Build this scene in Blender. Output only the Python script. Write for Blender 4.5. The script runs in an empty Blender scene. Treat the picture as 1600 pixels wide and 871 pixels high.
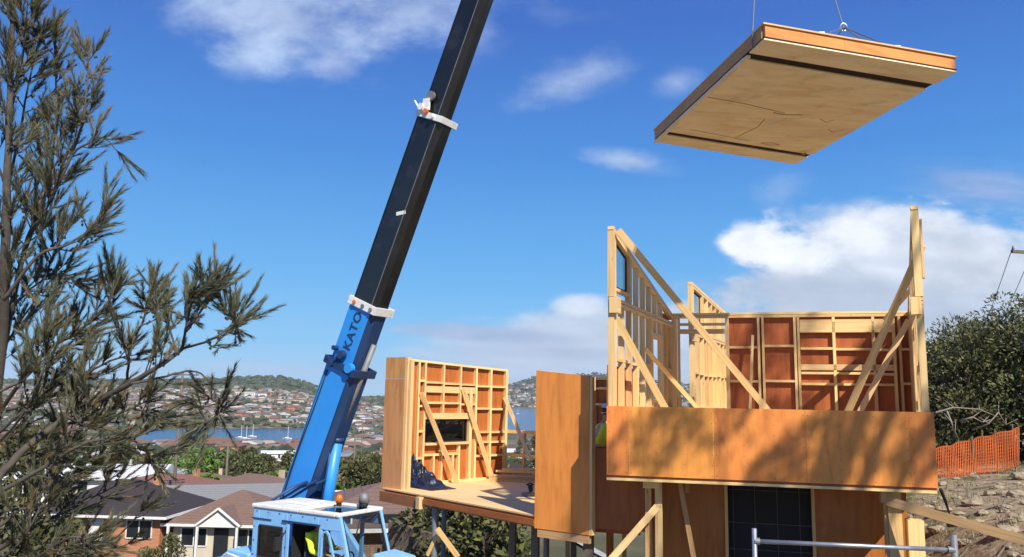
import bpy, bmesh, math, random
from mathutils import Vector, Matrix, noise
V = Vector
R = math.radians
random.seed(7)
scene = bpy.context.scene
COL = scene.collection

# ------------------------------------------------------------------ camera
F_PX, CX, CY = 1256.0, 800.0, 435.5
PITCH, ROLL = math.atan((620 - CY) / F_PX), R(1.0)
CAM_R = Matrix.Rotation(R(90) + PITCH, 3, 'X') @ Matrix.Rotation(ROLL, 3, 'Z')
cam_d = bpy.data.cameras.new('camera')
cam = bpy.data.objects.new('camera', cam_d)
COL.objects.link(cam)
cam.matrix_world = CAM_R.to_4x4()
cam_d.sensor_width = 36.0
cam_d.lens = F_PX / 1600 * 36
cam_d.clip_start = 0.05
cam_d.clip_end = 30000
scene.camera = cam

# ------------------------------------------------------------------ light
SUN_AZ, SUN_EL = R(24), R(42)          # azimuth: to the right of straight behind the camera
SUN = V((math.cos(SUN_EL) * math.sin(SUN_AZ), -math.cos(SUN_EL) * math.cos(SUN_AZ), math.sin(SUN_EL)))
sd = bpy.data.lights.new('sun', 'SUN')
sd.energy = 4.7
sd.angle = R(0.53)
sd.color = (1.0, 0.93, 0.82)
so = bpy.data.objects.new('sun', sd)
COL.objects.link(so)
so.rotation_euler = SUN.to_track_quat('Z', 'Y').to_euler()
so.location = (10, -10, 30)
scene.view_settings.view_transform = 'Standard'
scene.view_settings.look = 'None'
scene.view_settings.exposure = 0.4
scene.view_settings.gamma = 1.0
scene.view_settings.use_curve_mapping = False
SKY_STRENGTH = 0.092


def ray(px, py):
    return CAM_R @ V(((px - CX) / F_PX, (CY - py) / F_PX, -1.0))


def at(px, py, Y):
    r = ray(px, py)
    return r * (Y / r.y)


def proj(p):
    q = CAM_R.transposed() @ V(p)
    return CX + F_PX * q.x / -q.z, CY - F_PX * q.y / -q.z


def XY(px, Y, z=0.0):
    py = 620
    for _ in range(4):
        p = at(px, py, Y)
        py = proj((p.x, Y, z))[1]
    return V((at(px, py, Y).x, Y, z))


def zat(px, py, Y):
    return at(px, py, Y).z


def on_z(px, py, z):
    r = ray(px, py)
    return r * (z / r.z)


# ------------------------------------------------------------------ world with clouds
class NT:
    def __init__(s, tree):
        s.t = tree
    def n(s, kind, **kw):
        nd = s.t.nodes.new(kind)
        for k, v in kw.items():
            setattr(nd, k, v)
        return nd
    def l(s, a, b):
        s.t.links.new(a, b)
    def val(s, sock, v):
        if isinstance(v, (int, float, tuple, list)):
            sock.default_value = v
        else:
            s.l(v, sock)
    def m(s, op, a, b=0.0, c=0.0, clamp=False):
        nd = s.n('ShaderNodeMath', operation=op, use_clamp=clamp)
        for i, v in enumerate((a, b, c)):
            s.val(nd.inputs[i], v)
        return nd.outputs[0]
    def mix(s, f, a, b, blend='MIX'):
        nd = s.n('ShaderNodeMix', data_type='RGBA', blend_type=blend)
        nd.clamp_factor = True
        s.val(nd.inputs[0], f); s.val(nd.inputs[6], a); s.val(nd.inputs[7], b)
        return nd.outputs[2]
    def noise(s, vec, scale, detail=4, rough=0.55, dist=0.0):
        nd = s.n('ShaderNodeTexNoise')
        s.l(vec, nd.inputs['Vector'])
        nd.inputs['Scale'].default_value = scale
        nd.inputs['Detail'].default_value = detail
        nd.inputs['Roughness'].default_value = rough
        nd.inputs['Distortion'].default_value = dist
        return nd.outputs['Fac']
    def ramp(s, fac, stops):
        nd = s.n('ShaderNodeValToRGB')
        e = nd.color_ramp.elements
        while len(e) < len(stops):
            e.new(0.5)
        for el, (p, c) in zip(e, stops):
            el.position = p
            el.color = (*c, 1) if len(c) == 3 else c
        s.l(fac, nd.inputs[0])
        return nd.outputs[0]
    def mapr(s, v, a, b, c=0.0, d=1.0, smooth=True):
        nd = s.n('ShaderNodeMapRange', interpolation_type='SMOOTHSTEP' if smooth else 'LINEAR', clamp=True)
        s.val(nd.inputs[0], v)
        for i, x in zip((1, 2, 3, 4), (a, b, c, d)):
            nd.inputs[i].default_value = x
        return nd.outputs[0]
    def scalev(s, vec, sc):
        nd = s.n('ShaderNodeVectorMath', operation='MULTIPLY')
        s.l(vec, nd.inputs[0]); nd.inputs[1].default_value = sc
        return nd.outputs[0]


world = bpy.data.worlds.new('World')
scene.world = world
world.use_nodes = True
wt = world.node_tree
wt.nodes.clear()
W = NT(wt)
sky = W.n('ShaderNodeTexSky', sky_type='NISHITA')
sky.sun_disc = False
sky.sun_elevation = SUN_EL
sky.sun_rotation = R(180) - SUN_AZ
sky.air_density = 1.0
sky.dust_density = 0.35
sky.ozone_density = 2.2
sky.altitude = 50
hs = W.n('ShaderNodeHueSaturation')
hs.inputs['Saturation'].default_value = 1.18
hs.inputs['Value'].default_value = 1.0
W.l(sky.outputs[0], hs.inputs['Color'])
tc = W.n('ShaderNodeTexCoord')
sep = W.n('ShaderNodeSeparateXYZ')
W.l(tc.outputs['Generated'], sep.inputs[0])
yc = W.m('MAXIMUM', sep.outputs[1], 0.05)
u_ = W.m('DIVIDE', sep.outputs[0], yc)
v_ = W.m('DIVIDE', sep.outputs[2], yc)
cmb = W.n('ShaderNodeCombineXYZ')
W.l(u_, cmb.inputs[0]); W.l(W.m('MULTIPLY', v_, 1.7), cmb.inputs[1])
uv = cmb.outputs[0]
n_big = W.noise(uv, 5.0, 9, 0.60, 0.2)
n_fine = W.noise(uv, 17.0, 7, 0.62)
strv = W.scalev(uv, (1.0, 4.5, 1.0))
n_str = W.noise(strv, 3.3, 8, 0.6, 0.3)
nmix = W.m('ADD', W.m('MULTIPLY', n_big, 0.62), W.m('MULTIPLY', n_fine, 0.38))
nstm = W.m('ADD', W.m('MULTIPLY', n_str, 0.72), W.m('MULTIPLY', n_fine, 0.28))
front = W.mapr(sep.outputs[1], 0.05, 0.2)
# px, py, half width, half height, tilt, noise amount, softness, density, rgb, streaky
CL = [
 (1480, 560, 520, 235, 0, 2.0, 0.32, 0.97, (5.2, 5.9, 7.1), 0),
 (900, 575, 340, 92, 0, 1.7, 0.55, 0.92, (5.0, 6.0, 7.6), 1),
 (930, 520, 190, 62, -8, 1.6, 0.5, 0.9, (5.2, 6.0, 7.4), 0),
 (760, 522, 200, 20, 2, 1.7, 0.7, 0.85, (3.3, 4.3, 6.4), 1),
 (905, 478, 60, 24, 0, 1.8, 0.7, 0.8, (6.2, 6.9, 8.0), 0),
 (880, 552, 260, 15, 0, 2.0, 0.8, 0.65, (3.6, 4.6, 6.4), 1),
 (1530, 290, 230, 52, 8, 2.6, 1.2, 0.66, (3.6, 4.3, 6.5), 1),
 (1450, 385, 250, 72, 8, 1.4, 0.5, 0.9, (6.4, 7.0, 8.0), 0),
 (1175, 382, 70, 44, 0, 2.0, 0.5, 0.95, (8.4, 8.7, 9.2), 0),
 (1235, 398, 74, 42, 0, 2.2, 0.6, 0.9, (8.0, 8.4, 9.0), 0),
 (1330, 372, 90, 34, 0, 2.4, 0.8, 0.75, (7.6, 8.0, 8.8), 0),
 (1440, 345, 90, 30, 0, 2.4, 0.8, 0.75, (7.6, 8.0, 8.8), 0),
 (1280, 452, 330, 34, 0, 2.6, 1.0, 0.62, (3.9, 4.6, 6.0), 1),
 (1180, 500, 260, 22, 0, 3.0, 1.2, 0.5, (4.0, 4.8, 6.4), 1),
 (1500, 500, 330, 30, 0, 3.0, 1.1, 0.62, (3.8, 4.6, 6.1), 1),
 (1500, 420, 300, 20, 5, 3.5, 1.2, 0.45, (4.0, 4.8, 6.2), 1),
 (1500, 356, 220, 18, 8, 3.0, 1.2, 0.45, (7.0, 7.5, 8.4), 1),
 (430, 22, 250, 95, 12, 2.2, 1.0, 0.75, (4.8, 5.9, 7.8), 0),
 (640, 12, 210, 70, -4, 2.3, 1.1, 0.66, (4.6, 5.7, 7.7), 0),
 (395, 85, 80, 50, 0, 2.2, 1.1, 0.62, (4.3, 5.5, 7.6), 0),
 (527, 102, 56, 34, 0, 2.0, 1.0, 0.55, (3.8, 4.7, 7.1), 0),
 (745, 50, 60, 56, 30, 2.6, 1.4, 0.35, (3.8, 4.7, 7.1), 0),
 (905, 120, 140, 46, -22, 2.4, 1.1, 0.66, (4.0, 5.0, 7.3), 0),
 (1058, 128, 54, 30, -8, 1.9, 1.1, 0.55, (4.0, 5.0, 7.3), 0),
 (985, 252, 92, 26, 6, 2.2, 1.0, 0.7, (4.8, 5.8, 7.8), 0),
 (875, 22, 100, 28, 5, 3.2, 1.4, 0.25, (3.6, 4.6, 7.2), 0),
 (1225, 295, 66, 36, -25, 3.4, 1.4, 0.4, (4.2, 5.2, 7.4), 0),
 (420, 575, 150, 14, 0, 3.5, 1.3, 0.45, (4.4, 5.5, 7.6), 1),
 (470, 505, 60, 5, 0, 2.0, 1.5, 0.3, (3.6, 4.6, 6.8), 1),
]
el_ = W.m('DIVIDE', sep.outputs[2], W.m('SQRT', W.m('SUBTRACT', 1.0, W.m('POWER', sep.outputs[2], 2.0))))
grad = W.ramp(W.mapr(el_, -0.1, 0.9, 0, 1, False), [
    (0.0, (.36, .55, .76)), (0.10, (.37, .70, 1.00)), (0.16, (.21, .56, .94)), (0.25, (.125, .44, .88)), (0.40, (.066, .275, .74)),
    (0.58, (.047, .16, .58)), (0.9, (.036, .115, .47))])
gs = W.n('ShaderNodeVectorMath', operation='SCALE')
W.l(grad, gs.inputs[0]); gs.inputs['Scale'].default_value = 0.79 / SKY_STRENGTH
colr = W.mix(0.93, hs.outputs[0], gs.outputs[0])
for (px, py, hw, hh, tilt, na, soft, dens, rgb, stk) in CL:
    c0 = at(px, py, 1.0); c1 = at(px + hw, py, 1.0); c2 = at(px, py - hh, 1.0)
    a, b = abs(c1.x - c0.x), abs(c2.z - c0.z)
    t = R(tilt) + ROLL
    du = W.m('SUBTRACT', u_, c0.x); dv = W.m('SUBTRACT', v_, c0.z)
    ru = W.m('SUBTRACT', W.m('MULTIPLY', du, math.cos(t)), W.m('MULTIPLY', dv, math.sin(t)))
    rv = W.m('ADD', W.m('MULTIPLY', du, math.sin(t)), W.m('MULTIPLY', dv, math.cos(t)))
    d = W.m('SQRT', W.m('ADD', W.m('POWER', W.m('ABSOLUTE', W.m('DIVIDE', ru, a)), 2.0),
                        W.m('POWER', W.m('ABSOLUTE', W.m('DIVIDE', rv, b)), 2.0)))
    nn = nstm if stk else nmix
    f = W.m('ADD', W.m('SUBTRACT', 1.0, d), W.m('MULTIPLY', W.m('SUBTRACT', nn, 0.5), na))
    f = W.mapr(f, 0.0, soft, 0, dens)
    f = W.m('MULTIPLY', f, front)
    sh = W.mapr(nn, 0.34, 0.66, 0.78, 1.15, False)
    vm = W.n('ShaderNodeVectorMath', operation='SCALE')
    vm.inputs[0].default_value = rgb
    W.l(sh, vm.inputs['Scale'])
    colr = W.mix(f, colr, vm.outputs[0])
bg = W.n('ShaderNodeBackground')
W.l(colr, bg.inputs['Color'])
bg.inputs['Strength'].default_value = SKY_STRENGTH
wo = W.n('ShaderNodeOutputWorld')
W.l(bg.outputs[0], wo.inputs[0])


# ------------------------------------------------------------------ materials
def principled(name, rough=0.6, metal=0.0, spec=None, coat=0.0):
    m = bpy.data.materials.new(name)
    m.use_nodes = True
    t = NT(m.node_tree)
    p = m.node_tree.nodes['Principled BSDF']
    p.inputs['Roughness'].default_value = rough
    p.inputs['Metallic'].default_value = metal
    if spec is not None:
        p.inputs['Specular IOR Level'].default_value = spec
    if coat:
        p.inputs['Coat Weight'].default_value = coat
    return m, t, p


def bump(t, p, h, strength=0.3, dist=0.01):
    b = t.n('ShaderNodeBump')
    b.inputs['Strength'].default_value = strength
    b.inputs['Distance'].default_value = dist
    t.l(h, b.inputs['Height'])
    t.l(b.outputs[0], p.inputs['Normal'])


def plain(name, rgb, rough=0.6, metal=0.0, var=0.15, scale=3.0, bmp=0.0, dirt=None, coat=0.0, spec=None, objvar=0.0):
    """colour with procedural wear: noise variation plus optional dirt of its own colour"""
    m, t, p = principled(name, rough, metal, spec, coat)
    tcn = t.n('ShaderNodeTexCoord')
    o = tcn.outputs['Object']
    n1 = t.noise(o, scale, 6, 0.6)
    n2 = t.noise(o, scale * 7, 4, 0.6)
    lo = tuple(c * (1 - var) for c in rgb); hi = tuple(min(1, c * (1 + var)) for c in rgb)
    c = t.ramp(n1, [(0.3, lo), (0.7, hi)])
    c = t.mix(t.mapr(n2, 0.45, 0.75, 0, 0.5 * var * 2), c, (*[x * 0.7 for x in rgb], 1))
    if dirt:
        n3 = t.noise(o, scale * 2.3, 8, 0.7)
        c = t.mix(t.mapr(n3, 0.52, 0.68, 0, 0.7), c, (*dirt, 1))
    if objvar:
        oi = t.n('ShaderNodeObjectInfo')
        h = t.n('ShaderNodeHueSaturation')
        t.l(c, h.inputs['Color'])
        t.l(t.mapr(oi.outputs['Random'], 0, 1, 1 - objvar, 1 + objvar, False), h.inputs['Value'])
        c = h.outputs[0]
    t.l(c, p.inputs['Base Color'])
    t.l(t.mapr(n1, 0.2, 0.8, max(0, rough - 0.08), min(1, rough + 0.08), False), p.inputs['Roughness'])
    if bmp:
        bump(t, p, n2, bmp, 0.01)
    return m


def wood(name, rgb, dark, grain=1.0, knots=True, stain=0.0, rough=0.65, objvar=0.16, mill=False):
    """grain runs along u of the UV map (metres)"""
    m, t, p = principled(name, rough)
    uvn = t.n('ShaderNodeUVMap')
    uvn.uv_map = 'UVMap'
    uvs = uvn.outputs[0]
    g = t.noise(t.scalev(uvs, (1.1, 22.0 * grain, 1)), 1.0, 7, 0.62, 0.6)
    g2 = t.noise(t.scalev(uvs, (0.5, 5.0 * grain, 1)), 1.0, 4, 0.6, 1.0)
    c = t.ramp(g, [(0.30, dark), (0.52, rgb), (0.75, tuple(min(1, x * 1.12) for x in rgb))])
    c = t.mix(t.mapr(g2, 0.45, 0.72, 0, 0.45), c, (*[a * 0.62 + b * 0.2 for a, b in zip(rgb, dark)], 1))
    if knots:
        vo = t.n('ShaderNodeTexVoronoi')
        vo.inputs['Scale'].default_value = 1.0
        t.l(t.scalev(uvs, (2.1, 9.0, 1)), vo.inputs['Vector'])
        c = t.mix(t.mapr(vo.outputs['Distance'], 0.04, 0.11, 0.75, 0.0), c, (*[x * 0.45 for x in dark], 1))
    if stain:
        s = t.noise(uvs, 1.7, 8, 0.65, 0.4)
        c = t.mix(t.mapr(s, 0.5, 0.72, 0, stain), c, (*[x * 0.55 for x in dark], 1))
    oi = t.n('ShaderNodeObjectInfo')
    h = t.n('ShaderNodeHueSaturation')
    t.l(c, h.inputs['Color'])
    t.l(t.mapr(oi.outputs['Random'], 0, 1, 1 - objvar, 1 + objvar * 0.7, False), h.inputs['Value'])
    t.l(t.mapr(oi.outputs['Random'], 0, 1, 0.492, 0.508, False), h.inputs['Hue'])
    t.l(h.outputs[0], p.inputs['Base Color'])
    bump(t, p, g, 0.12, 0.004)
    return m


def glass(name, tint=(0.7, 0.75, 0.75), alpha=0.25, rough=0.03):
    m = bpy.data.materials.new(name)
    m.use_nodes = True
    t = NT(m.node_tree)
    m.node_tree.nodes.clear()
    out = t.n('ShaderNodeOutputMaterial')
    tr = t.n('ShaderNodeBsdfTransparent'); tr.inputs[0].default_value = (*tint, 1)
    gl = t.n('ShaderNodeBsdfGlossy'); gl.inputs['Roughness'].default_value = rough
    fr = t.n('ShaderNodeFresnel'); ge = t.n('ShaderNodeNewGeometry')
    t.l(t.m('SUBTRACT', 1.5, t.m('MULTIPLY', ge.outputs['Backfacing'], 0.8333)), fr.inputs[0])
    tcn = t.n('ShaderNodeTexCoord')
    nz = t.noise(tcn.outputs['Object'], 4.0, 6, 0.6)
    fac = t.m('ADD', t.m('MULTIPLY', fr.outputs[0], 1.0), t.m('MULTIPLY', nz, alpha * 0.25), clamp=True)
    mx = t.n('ShaderNodeMixShader')
    t.l(fac, mx.inputs[0]); t.l(tr.outputs[0], mx.inputs[1]); t.l(gl.outputs[0], mx.inputs[2])
    t.l(mx.outputs[0], out.inputs[0])
    return m


M = {}
M['pine'] = wood('pine_timber', (0.86, 0.60, 0.27), (0.70, 0.43, 0.16))
M['pine_gold'] = wood('golden_pine_timber', (0.70, 0.44, 0.18), (0.50, 0.28, 0.10))
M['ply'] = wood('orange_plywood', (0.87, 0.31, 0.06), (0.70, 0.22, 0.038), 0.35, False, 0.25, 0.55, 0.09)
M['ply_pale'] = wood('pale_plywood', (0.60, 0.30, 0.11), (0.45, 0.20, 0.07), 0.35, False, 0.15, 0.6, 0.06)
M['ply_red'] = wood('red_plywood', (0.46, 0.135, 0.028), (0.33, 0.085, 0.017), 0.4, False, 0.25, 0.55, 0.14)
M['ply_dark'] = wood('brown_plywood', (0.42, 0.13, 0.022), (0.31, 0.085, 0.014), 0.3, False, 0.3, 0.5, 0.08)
M['ply_mid'] = wood('mid_brown_plywood', (0.42, 0.15, 0.045), (0.30, 0.10, 0.03), 0.3, False, 0.3, 0.5, 0.08)
M['board'] = wood('particle_board', (0.86, 0.60, 0.29), (0.74, 0.48, 0.21), 0.25, False, 0.18, 0.7, 0.05)
M['panel_under'] = wood('stained_floor_panel', (0.97, 0.83, 0.56), (0.84, 0.63, 0.37), 0.22, False, 0.5, 0.6, 0.05)
M['ply_edge'] = wood('reddish_plywood_edge', (0.74, 0.26, 0.07), (0.55, 0.17, 0.04), 0.3, False, 0.3, 0.6, 0.12)
M['town_a'] = plain('far_white_wall', (0.50, 0.485, 0.45), 0.8)
M['town_b'] = plain('far_cream_wall', (0.36, 0.32, 0.26), 0.8)
M['slot'] = plain('dark_slot', (0.025, 0.012, 0.008), 0.9)
M['blue'] = plain('sky_blue_paint', (0.03, 0.28, 0.76), 0.42, 0, 0.05, 2.0, 0.0, (0.05, 0.27, 0.70), 0.05)
M['pale_blue'] = plain('pale_blue_paint', (0.24, 0.51, 0.84), 0.5, 0, 0.08, 2.0, 0.0, (0.16, 0.38, 0.66), 0.05)
M['pencil'] = plain('brown_scrawl', (0.36, 0.22, 0.11), 0.8)
M['navy'] = plain('navy_paint_and_shade', (0.014, 0.045, 0.13), 0.45, 0, 0.1)  # trim and lettering paint, also the painted shade under the blue boom
M['black'] = plain('black_boom_paint', (0.012, 0.013, 0.014), 0.32, 0, 0.25, 1.2, 0.0, (0.03, 0.03, 0.028), 0.2)
M['rubber'] = plain('black_rubber', (0.018, 0.018, 0.018), 0.8)
M['white'] = plain('white_paint', (0.78, 0.78, 0.75), 0.45, 0, 0.06, 4.0, 0.0, (0.55, 0.52, 0.46))
M['amber'] = plain('amber_plastic', (0.75, 0.17, 0.015), 0.25)
M['steel'] = plain('galvanised_steel', (0.42, 0.45, 0.48), 0.45, 0.75, 0.2, 6.0)
M['dull_steel'] = plain('dull_grey_steel', (0.22, 0.23, 0.235), 0.6, 0.3, 0.2, 6.0)
M['wire'] = plain('steel_cable', (0.16, 0.17, 0.18), 0.6, 0.3)
M['dark'] = plain('dark_interior', (0.016, 0.017, 0.02), 0.8)
M['seat'] = plain('dark_vinyl', (0.03, 0.032, 0.036), 0.55)
M['glass'] = glass('clear_glass', (0.80, 0.84, 0.84))
M['glass_dark'] = glass('tinted_glass', (0.10, 0.12, 0.125), 0.3)
M['pane'] = plain('window_pane', (0.02, 0.025, 0.03), 0.08, 0, 0.3, 1.0)
M['skin'] = plain('skin', (0.50, 0.27, 0.18), 0.55, 0, 0.05)
M['hair'] = plain('brown_hair', (0.06, 0.035, 0.02), 0.7)
M['hivis'] = plain('hi_vis_yellow_cloth', (0.72, 0.86, 0.06), 0.8, 0, 0.08, 12, 0.3)
M['hivis_green'] = plain('olive_green_cloth', (0.10, 0.17, 0.015), 0.85, 0, 0.12, 12, 0.3)
M['trouser'] = plain('dark_work_trousers', (0.03, 0.04, 0.06), 0.85, 0, 0.15, 12, 0.3)
M['tape'] = plain('silver_tape', (0.6, 0.6, 0.58), 0.4)
M['tarp'] = plain('blue_black_tarpaulin', (0.010, 0.016, 0.035), 0.4, 0, 0.5, 3.0, 0.2, (0.015, 0.10, 0.40))
M['orange_net'] = plain('orange_plastic_net', (0.60, 0.14, 0.035), 0.75, 0, 0.3, 2)
M['bark'] = plain('grey_brown_bark', (0.085, 0.072, 0.058), 0.9, 0, 0.35, 12, 0.6)
M['deadwood'] = plain('bleached_deadwood', (0.27, 0.235, 0.19), 0.85, 0, 0.2, 10, 0.3)
M['pole'] = plain('weathered_pole_timber', (0.16, 0.13, 0.10), 0.9, 0, 0.25, 8)
M['concrete'] = plain('pale_concrete', (0.46, 0.45, 0.42), 0.85, 0, 0.12, 3, 0.2)
M['rock'] = plain('buff_rock', (0.33, 0.27, 0.19), 0.9, 0, 0.3, 5, 0.7, (0.14, 0.11, 0.08))


def foliage(name, a, b, rough=0.6):
    m, t, p = principled(name, rough, 0, 0.3)
    g = t.n('ShaderNodeNewGeometry')
    oi = t.n('ShaderNodeObjectInfo')
    tcn = t.n('ShaderNodeTexCoord')
    nz = t.noise(tcn.outputs['Object'], 1.3, 3, 0.6)
    f = t.m('ADD', t.m('MULTIPLY', g.outputs['Random Per Island'], 0.6), t.m('MULTIPLY', nz, 0.5))
    c = t.mix(t.mapr(f, 0.2, 0.9), (*a, 1), (*b, 1))
    h = t.n('ShaderNodeHueSaturation')
    t.l(c, h.inputs['Color'])
    t.l(t.mapr(oi.outputs['Random'], 0, 1, 0.7, 1.3, False), h.inputs['Value'])
    t.l(t.mapr(oi.outputs['Random'], 0, 1, 0.485, 0.52, False), h.inputs['Hue'])
    t.l(h.outputs[0], p.inputs['Base Color'])
    p.inputs['Subsurface Weight'].default_value = 0.0
    return m


M['needles'] = foliage('grey_olive_needles', (0.060, 0.075, 0.042), (0.18, 0.175, 0.10))
M['needles_brown'] = foliage('brown_old_needles', (0.12, 0.075, 0.035), (0.20, 0.13, 0.06))
M['leaf_dark'] = foliage('dark_green_leaves', (0.04, 0.05, 0.016), (0.14, 0.135, 0.05))
M['leaf_olive'] = foliage('olive_leaves', (0.05, 0.06, 0.02), (0.145, 0.14, 0.055))
M['leaf_bright'] = foliage('bright_green_leaves', (0.07, 0.13, 0.02), (0.16, 0.25, 0.045))
M['leaf_far'] = foliage('far_leaves', (0.030, 0.042, 0.022), (0.085, 0.09, 0.05))
M['grass_blade'] = foliage('dry_green_grass', (0.10, 0.12, 0.04), (0.26, 0.24, 0.10))


def roof_tile(name, rgb):
    m, t, p = principled(name, 0.75)
    tcn = t.n('ShaderNodeTexCoord')
    sp = t.n('ShaderNodeSeparateXYZ')
    t.l(tcn.outputs['Object'], sp.inputs[0])
    zz = t.m('FRACT', t.m('MULTIPLY', sp.outputs[2], 7.5))
    course = t.mapr(zz, 0.0, 0.22, 0.62, 1.0, False)
    n1 = t.noise(tcn.outputs['Object'], 9.0, 4, 0.7)
    c = t.ramp(n1, [(0.3, tuple(x * 0.75 for x in rgb)), (0.7, tuple(x * 1.2 for x in rgb))])
    vm = t.n('ShaderNodeVectorMath', operation='SCALE')
    t.l(c, vm.inputs[0]); t.l(course, vm.inputs['Scale'])
    t.l(vm.outputs[0], p.inputs['Base Color'])
    bump(t, p, zz, 0.4, 0.03)
    return m


def brick(name, a, b, mortar, sc=1.0):
    m, t, p = principled(name, 0.85)
    uvn = t.n('ShaderNodeUVMap'); uvn.uv_map = 'UVMap'
    bt = t.n('ShaderNodeTexBrick')
    t.l(uvn.outputs[0], bt.inputs['Vector'])
    bt.inputs['Scale'].default_value = sc
    bt.inputs['Color1'].default_value = (*a, 1); bt.inputs['Color2'].default_value = (*b, 1)
    bt.inputs['Mortar'].default_value = (*mortar, 1)
    bt.inputs['Brick Width'].default_value = 0.24; bt.inputs['Row Height'].default_value = 0.086
    bt.inputs['Mortar Size'].default_value = 0.008
    t.l(bt.outputs[0], p.inputs['Base Color'])
    return m


M['tile_brown'] = roof_tile('brown_roof_tiles', (0.20, 0.125, 0.09))
M['tile_dark'] = roof_tile('charcoal_roof_tiles', (0.045, 0.035, 0.032))
M['tile_red'] = roof_tile('terracotta_roof_tiles', (0.23, 0.115, 0.08))
M['tile_grey'] = roof_tile('grey_roof_tiles', (0.24, 0.24, 0.235))
M['iron_white'] = plain('white_iron_roof', (0.72, 0.72, 0.70), 0.5, 0, 0.08)
M['brick_orange'] = brick('orange_brick', (0.52, 0.19, 0.07), (0.42, 0.14, 0.05), (0.45, 0.36, 0.28))
M['brick_cream'] = brick('cream_brick', (0.50, 0.42, 0.30), (0.44, 0.36, 0.25), (0.5, 0.47, 0.4))
M['brick_brown'] = brick('brown_brick', (0.26, 0.15, 0.10), (0.2, 0.11, 0.07), (0.33, 0.3, 0.26))
M['wall_white'] = plain('white_render', (0.70, 0.69, 0.65), 0.8, 0, 0.06)
M['wall_cream'] = plain('cream_weatherboard', (0.58, 0.52, 0.40), 0.8, 0, 0.06)


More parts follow.
